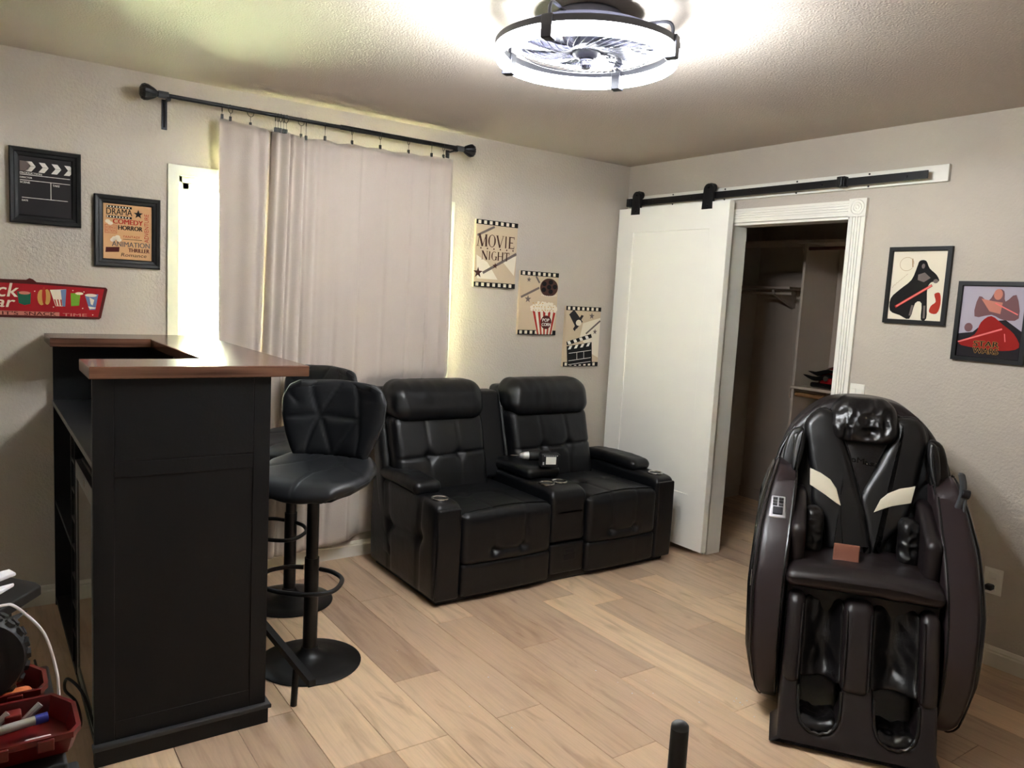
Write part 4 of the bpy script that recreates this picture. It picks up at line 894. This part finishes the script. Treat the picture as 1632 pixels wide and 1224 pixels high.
# neck panel and head pillow
vp = [(-.12, 1.08), (.115, 1.06), (.10, 1.017), (.05, .905), (.0, .79), (-.055, .951), (-.10, 1.05)]
o = MB().slab(smooth_loop(vp, 2), .05, 0, .008, tl(-.022), 3).to('neck_panel', M_wrink, mc, angle=60)
mb = MB(); text(mb, 'oMast', -.045, .052, .918, .940, 0, rise=-.012, bold=.002)
mb.v = [tl(-.0245)(a, c-(.0), 0) for a, b, c in mb.v]
mb.to('lettering', M_shellk, o, smooth=False)
def hp(x, y, z):
    s_ = -1.6*crease(x, z, .5, 16)-.5*crease(x, z, 4.5, 34)+.6
    k = max(0, 1-(abs(x)/.15)**4)
    dent = .028*math.exp(-((x-.02)/.03)**2-((z-1.045)/.022)**2)+.018*math.exp(-((x+.07)/.015)**2-((z-1.03)/.035)**2)+.022*math.exp(-((x-.075)/.014)**2-((z-1.07)/.045)**2)
    wid = 1-.22*max(0, (z-1.05)/.12)**2
    return (x*wid, .40+.44*(z-.58)+y+(.006*s_*k+dent if y < 0 else 0), z)
MB().rbox(-.140, .128, -.075, .09, .995, 1.178, .055, (44, 5, 34), hp, seg=5).to('head_pillow', M_wrink, mc, angle=80)
# shoulder airbags
for s in (-1, 1):
    wl = [(.268, 1.015), (.222, 1.03), (.212, .985), (.228, .915), (.262, .862), (.292, .885), (.290, .95)]
    for off, sc in ((-.10, 1), (-.055, 1.06)):
        ol = smooth_loop([(s*(.25+(a-.25)*sc*(.55 if off < -.07 else .9)+(.0 if off < -.07 else .018)), .95+(b-.95)*sc) for a, b in wl], 4)
        MB().slab(ol, .030, 0, .012, tl(off), 4).to('shoulder_airbag', M_pad, mc, angle=60)
    MB().rbox(s*.26-.02, s*.26+.02, -.02, .10, .86, 1.02, .018, (3, 3, 5), lambda x, y, z: (x, .36+.44*(z-.58)+y, z)).to('airbag_mount', M_shellk, mc, angle=80)
# side shells
cur = [(-.46, .912), (-.40, .895), (-.33, .832), (-.24, .748), (-.14, .652), (-.06, .525), (-.01, .38), (.0, .25), (-.012, .15), (-.05, .085), (-.15, .05), (-.45, .045), (-.70, .09), (-.84, .25), (-.84, .5), (-.76, .72), (-.64, .86), (-.53, .912)]
XO = [(.04, .312), (.12, .345), (.27, .374), (.5, .385), (.7, .376), (.8, .358), (.92, .328)]; XI = [(.04, .258), (.3, .268), (.55, .264), (.75, .252), (.92, .245)]
for s in (-1, 1):
    def mp(a, b, t, s=s):
        lo = interp(b, XI); hi = interp(b, XO); k = t/.1
        return (s*(lo+(hi-lo)*k), -a, b-(.045*(1-k) if b > .86 and a < -.3 else 0))
    ol = smooth_loop(cur, 5)
    p = MB().slab(ol, 0, .1, .030, mp, 6, r0=.012).to('side_shell', M_shellb, mc, angle=60)
    ins = lambda d: [(a, b) for a, b in ol]
    MB().tube([mp(a*1.0+(.0), b, .092) for a, b in ol if a > -.50], .0035, 6).to('outer_trim', M_shellk, p)
    MB().tube([(q[0]-s*.004, q[1]+.004, q[2]) for q in [mp(a, b, .012) for a, b in ol if a > -.44 and b > .1]], .0045, 6).to('inner_trim', M_shellk, p)
    # dark outer cover
    MB().slab([(a-.03, .48+(b-.48)*.95) for a, b in ol], .085, .112, .02, mp, 4).to('outer_cover', M_shellk, p, angle=60)
    # inner arm pad
    MB().rbox(s*.232-.028, s*.232+.028, .16, .55, .52, .80, .026, (3, 14, 10), lambda x, y, z: (x, y, z-.35*max(0, (.42-y))-.0+.0)).to('arm_pad', M_brown, mc, angle=80)
# controller on the left shell
def onsh(xc, v, z):
    return lambda x, n, s_: (xc+x, -(v+.745*s_*-1+.667*n), z+.667*s_+.745*n)
f_ = onsh(-.313, -.25, .750)
MB().rbox(-.030, .030, -.002, .010, -.052, .052, .006, (4, 1, 6), lambda x, n, s_: f_(x*(1-.1*(s_/.05)), n, s_)).to('remote_panel', M_silver, mc)
mb = MB(); mb.rbox(-.018, .018, .010, .016, -.038, -.004, .005, (3, 1, 3), f_); mb.to('dial', M_gunmetal, mc)
for i in range(2):
    for j in range(3): MB().rbox(-.020+.022*i, -.003+.022*i, .009, .014, .003+.014*j, .014+.014*j, .002, (1, 1, 1), f_).to('button', M_dk, mc)
# phone holder on the right shell
mb = MB(); mb.rbox(.298, .322, .318, .335, .80, .955, .008, (2, 2, 6), lambda x, y, z: (x+.02*math.sin((z-.80)/.155*PI*.9), y, z)); ph = mb.to('phone_holder', M_grey, mc, angle=80)
mb = MB(); mb.cyl((.325, .325, .880), (.352, .325, .875), .018, n=16); mb.to('knob', M_gunmetal, ph, bevel=.003)
MB().tube([(.340, .325, .865), (.338, .315, .80), (.334, .30, .725)], .006, 10).to('stem', M_grey, ph)
MB().slab([(.338+.027*math.cos(2*PI*k/8+PI/8), .712+.027*math.sin(2*PI*k/8+PI/8)) for k in range(8)], .300, .288, .002, lambda a, b, t: (a, t, b), 2).to('foot_plate', M_silver, ph, smooth=False)
MB().rbox(.282, .315, .31, .33, .798, .812, .005, (2, 1, 1)).to('lower_clamp', M_silver, ph)
# seat
MB().rbox(-.265, .265, .045, .50, .508, .580, .030, (30, 18, 4), lambda x, y, z: (x, y, z+.012*math.cos(x/.265*PI/2)*(1 if z > .54 else .3)-(.02*max(0, .12-y)/.07 if z > .55 else 0)+.0025*nz(x, y, z, 25))).to('seat_cushion', M_brown, mc, angle=80)
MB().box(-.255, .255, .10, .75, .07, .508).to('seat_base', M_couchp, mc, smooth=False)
for s in (-1, 1):
    MB().rbox(s*.175-.040, s*.175+.040, .30, .40, .565, .745, .035, (14, 6, 26), lambda x, y, z: (x, y-.008*crease(x, y, z, 30)+.25*(z-.58), z)).to('hip_airbag', M_wrink, mc, angle=80)
MB().rbox(-.100, -.008, .215, .228, .54, .645, .004, (4, 1, 10), lambda x, y, z: (x-.12*(z-.6)*-1*.4, y+.2*(z-.6)-.015*math.cos((z-.545)/.115*PI), z)).to('tan_strap', M_strap, mc, angle=80)
# calf unit
tz = lambda z: .385*(z-.48)          # y offset: bottom swings forward
def calf(x0, x1, nm, m=M_brown):
    def fn(x, y, z): return (x+.02*(.35-z)*.0, .03+y+tz(z)+(-.012*math.sin(PI*(z-.2)/.29) if y < .05 else 0), z)
    return MB().rbox(x0, x1, .0, .16, .195, .490, .030, (6, 6, 14), fn).to(nm, m, mc, angle=80)
for x0, x1 in ((-.250, -.188), (-.058, .042), (.190, .252)):
    c_ = calf(x0, x1, 'calf_cushion')
    for xx in ([x1] if x0 < -.2 else [x0] if x0 > .1 else [x0, x1]):
        sg = -1 if xx == x0 else 1
        MB().tube([(xx-sg*.010, .031+tz(z)-.013*math.sin(PI*(z-.2)/.29)+.001, z) for z in [.22+.245*k/14 for k in range(15)]], .0035, 6).to('piping', M_pipe, c_)
for x0, x1 in ((-.190, -.055), (.040, .192)):
    def fn(x, y, z, cx=(x0+x1)/2, w=(x1-x0)/2):
        q = abs(x-cx)/w
        return (x, .035+y+tz(z)-.06*q*q-.010*crease(x, z, 2, 14)-(.03*max(0, (.27-z)/.06)), z)
    MB().rbox(x0, x1, .085, .16, .215, .478, .02, (14, 3, 24), fn).to('calf_airbag', M_wrink, mc, angle=80)
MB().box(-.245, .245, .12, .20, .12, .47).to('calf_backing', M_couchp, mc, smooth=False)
# foot unit with two wells
fo = [(-.25, .03), (-.24, .012), (.24, .012), (.252, .03), (.252, .205), (.242, .224), (.222, .230), (.200, .225), (.196, .19), (.192, .115), (.172, .078), (.125, .062), (.078, .080), (.060, .12), (.052, .20), (.046, .228), (.028, .238), (-.028, .238), (-.044, .226), (-.048, .19), (-.052, .12), (-.075, .075), (-.12, .058), (-.165, .075), (-.184, .11), (-.192, .19), (-.197, .222), (-.215, .230), (-.24, .224), (-.25, .205)]
fm = lambda a, b, t: (a, t-.385*(.23-b)*1.2-.055, b)
MB().slab(smooth_loop(fo, 2), .22, 0, .014, fm, 4).to('foot_unit', M_brown, mc, angle=60)
for cx in (-.121, .125):
    def wl(x, y, z, cx=cx):
        q = min(1, abs(x-cx)/.07)
        return (x, y-.385*(.23-z)*1.2-.055, z)
    MB().rbox(cx-.072, cx+.072, .14, .20, .04, .235, .012, (8, 3, 8), wl).to('well_lining', M_shellk, mc, angle=80)
    MB().rbox(cx-.062, cx+.062, .02, .16, .045, .085, .018, (14, 14, 3), lambda x, y, z, cx=cx: (x, y-.385*(.23-z)*1.2-.055, z+.008*crease(x, y, 0, 25)+.25*abs(x-cx))).to('foot_airbag', M_wrink, mc, angle=80)
    rim = smooth_loop([(cx-.070, .20), (cx-.066, .12), (cx-.045, .078), (cx, .063), (cx+.045, .078), (cx+.066, .12), (cx+.070, .20)], 5, False)
    MB().tube([(a, fm(a, b, .003)[1]+.002*math.sin(i*1.9), b+.002*math.sin(i*2.3)) for i, (a, b) in enumerate(rim)], .0055, 7).to('well_rim', M_pad, mc)
MB().rbox(-.225, .225, -.10, .10, .0, .03, .008, (1, 1, 1)).to('floor_skid', M_shellk, mc)
MB().rbox(-.24, .24, .05, .68, .0, .085, .012, (1, 1, 1)).to('chair_base', M_shellk, mc)
mb = MB(); mb.box(-.3865, -.3855, .02, .028, .50, .56); mb.to('warning_label', M_white, mc, smooth=False)
#%%FOREGROUND
pl = thing('black_pole', 'tapered black pole with rounded grey cap standing in the foreground', 'pole', (-2.988, -3.372, 0))
MB().cyl((-2.988, -3.372, .01), (-2.988, -3.372, .992), .0165, .0112, 24).to('shaft', M_blk, pl)
mb = MB(); mb.lathe([(.0112, .992), (.0108, .996), (.008, .999), (.003, 1.001), (.0005, 1.0012)], (-2.988, -3.372, 0), 24); mb.to('cap', M_grey, pl, angle=60)
mb = MB(); mb.lathe([(.001, 0), (.11, 0), (.11, .008), (.02, .018), (.001, .018)], (-2.988, -3.372, 0), 32); mb.to('foot', M_blk, pl)
ct = thing('tool_cart', 'black tool stand holding the red open trays at left', 'tool cart', (-3.90, -2.43, 0))
MB().rbox(-4.25, -3.582, -2.61, -2.22, .680, .7135, .006, (1, 1, 1)).to('top', M_blk, ct)
MB().box(-4.22, -3.625, -2.59, -2.25, .0, .680).to('body', M_blk, ct, smooth=False, bevel=.006)
MB().box(-4.20, -3.65, -2.593, -2.588, .1, .6).to('front_panel', M_dk, ct, smooth=False, bevel=.003)
def tray(label, x0, x1, y0, y1, z0, z1, ch):
    o1 = [(x0, y0), (x1-.012, y0), (x1, y0+.02), (x1, y1-ch), (x1-ch*.6, y1), (x0, y1)]
    t = thing('red_tray', label, 'tray', ((x0+x1)/2, (y0+y1)/2, z0), group='red tool trays')
    def ins(d, tp=0): return [(x0+d, y0+d), (x1-.012-d*.6, y0+d), (x1-d, y0+.02+d*.3), (x1-d, y1-ch-d*.3), (x1-ch*.6-d*.5, y1-d), (x0+d, y1-d)]
    L = [[(a, b, z0) for a, b in ins(.010)], [(a, b, z1-.012) for a, b in ins(.001)], [(a, b, z1-.010) for a, b in ins(-.003)], [(a, b, z1) for a, b in ins(-.003)], [(a, b, z1) for a, b in ins(.004)], [(a, b, z0+.005) for a, b in ins(.013)]]
    MB().loops(L).to('tray_body', M_red, t, smooth=False)
    for xx in (x0+(x1-x0)*.35, x0+(x1-x0)*.62, x1-.05): MB().rbox(xx-.012, xx+.012, y0-.008, y0+.002, z1-.022, z1-.002, .002, (1, 1, 1)).to('clip_notch', M_red, t)
    return t
tray('front open red plastic tray with marker and driver bits', -3.86, -3.562, -2.585, -2.435, .714, .754, .05)
tray('rear open red plastic tray partly behind the black wheel', -3.86, -3.597, -2.405, -2.285, .714, .754, .045)
mk = thing('marker_pen', 'grey marker pen with a blue cap lying in the front red tray', 'pen', (-3.68, -2.51, .73))
MB().cyl((-3.80, -2.530, .744), (-3.622, -2.500, .744), .0075, n=14).to('barrel', mat('pen_grey', (168, 166, 164), .4), mk)
MB().cyl((-3.622, -2.500, .744), (-3.603, -2.497, .744), .0085, n=14).to('cap', mat('pen_blue', (40, 50, 150), .4), mk)
MB().rbox(-3.665, -3.64, -2.475, -2.45, .720, .748, .003, (1, 1, 1)).to('bit_holder', mat('rack_red', (120, 30, 28), .5), label='small red driver bit holder block in the front red tray', cat='bit holder')
for k, (a, b, l_) in enumerate(((-3.675, -2.470, 'silver nut driver leaning in the front red tray by the tray wall'), (-3.627, -2.462, 'silver hex bit lying beside the red bit holder'))):
    MB().cyl((a-.012, b, .726), (a+.016, b+.005, .750), .006, n=8).to('driver_bit', M_silver, label=l_, cat='drill bit', group='driver bits')
MB().rbox(-3.640, -3.600, -2.560, -2.535, .7195, .733, .004, (3, 2, 1)).to('white_anchor_bag', M_paper, label='small white packet at the front of the red tray', cat='packet')
MB().rbox(-3.668, -3.618, -2.385, -2.345, .7195, .740, .010, (4, 4, 2)).to('tape_roll', mat('tape_orange', (224, 130, 80), .6), label='orange and cream roll of tape in the rear red tray', cat='tape')
wh = thing('knobby_wheel', 'black knobby rubber wheel resting upright in the rear red tray', 'wheel', (-3.70, -2.36, .72))
WC = Vector((-3.705, -2.345, .806))
mb = MB(); n = 48
mb.loops([[(WC.x+r_*math.cos(2*PI*k/n), WC.y+yy, WC.z+r_*math.sin(2*PI*k/n)) for k in range(n)] for r_, yy in ((.045, -.022), (.075, -.026), (.082, -.016), (.082, .016), (.075, .026), (.045, .022))]); mb.to('tyre', M_dk, wh)
mb = MB()
for k in range(22):
    a = 2*PI*k/22
    for yy in (-.012, .012):
        aa = a+(.14 if yy > 0 else 0); c = Vector((WC.x+.083*math.cos(aa), WC.y+yy, WC.z+.083*math.sin(aa)))
        mb.cyl(c-Vector((math.cos(aa), 0, math.sin(aa)))*.004, c+Vector((math.cos(aa), 0, math.sin(aa)))*.003, .011, .009, 6)
mb.to('tread_knobs', M_dk, wh, smooth=False, kind='stuff')
mb = MB(); mb.cyl((WC.x, WC.y-.018, WC.z), (WC.x, WC.y+.018, WC.z), .045, n=32); mb.to('hub', M_blk, wh, bevel=.003)
# side table with papers
tb = thing('side_table', 'small black table with papers at the left edge of the room', 'table', (-3.85, -1.75, 0))
MB().slab([(-3.566, -1.765), (-3.575, -1.735), (-3.68, -1.60), (-4.35, -1.72), (-4.35, -2.1), (-3.74, -2.02)], .695, .722, .004, lambda a, b, t: (a, b, t), 2).to('table_top', M_blk, tb, smooth=False)
MB().slab([(-3.63, -1.79), (-3.70, -1.68), (-4.2, -1.78), (-4.2, -2.0), (-3.78, -1.97)], .0, .695, .004, lambda a, b, t: (a, b, t), 2).to('table_body', M_dk, tb, smooth=False)
for k, (pts, zz) in enumerate((([(-3.76, -1.80), (-3.632, -1.765), (-3.620, -1.80), (-3.76, -1.90)], .768), ([(-3.74, -1.86), (-3.625, -1.82), (-3.70, -1.93)], .752))):
    MB().slab(pts, zz-.010, zz, .004, lambda a, b, t: (a, b, t+.004+.10*(a+3.7)*(.2 if k else .6)), 2).to('paper_sheet', M_paper, label=('white folded paper on top of the stack on the black side table', 'white paper corner poking out below on the black side table')[k], cat='paper', group='papers on the side table')
MB().rbox(-3.78, -3.66, -1.90, -1.78, .7225, .7395, .006, (2, 2, 1)).to('notebook', mat('notebook_brown', (120, 84, 76), .7), label='brown notebook under the white papers on the side table', cat='notebook')
MB().slab([(-3.598, -1.822), (-3.66, -1.94), (-3.85, -2.20), (-3.85, -2.10), (-3.65, -1.855)], .680, .683, .001, lambda a, b, t: (a, b, t), 1).to('grey_sheet', M_grey, label='thin grey sheet jutting out below the black side table top', cat='sheet')
cb = MB(); cb.tube(smooth_loop([(-3.66, -1.905, .735), (-3.645, -1.90, .734), (-3.632, -1.90, .731), (-3.607, -1.90, .705), (-3.569, -1.90, .648), (-3.547, -1.90, .563), (-3.540, -1.90, .489), (-3.542, -1.90, .30), (-3.55, -1.90, .10), (-3.56, -1.92, .006), (-3.62, -2.0, .005)], 6, False), .0035, 8)
cb.to('white_cable', M_paper, label='white cable arching from the side table down to the floor', cat='cable')
MB().rbox(-3.535, -3.455, -1.52, -1.44, 0, .035, .008, (2, 2, 1)).to('power_brick', M_grey, label='small grey power brick on the floor behind the bar', cat='adapter')
mb = MB()
for k in range(26):
    a = random.uniform(-2.3, -1.1); b = random.uniform(-2.6, -.95); s_ = random.uniform(.002, .004)
    if k > 18: a = -1.27+random.uniform(-.03, .03); b = -2.2+random.uniform(-.03, .03)
    mb.cyl((a, b, .0), (a+s_*.5, b, s_*.8), s_, s_*.4, 5)
mb.to('floor_crumbs', M_paper, smooth=False, kind='stuff', label='tiny white crumbs scattered over the plank floor', cat='crumbs')
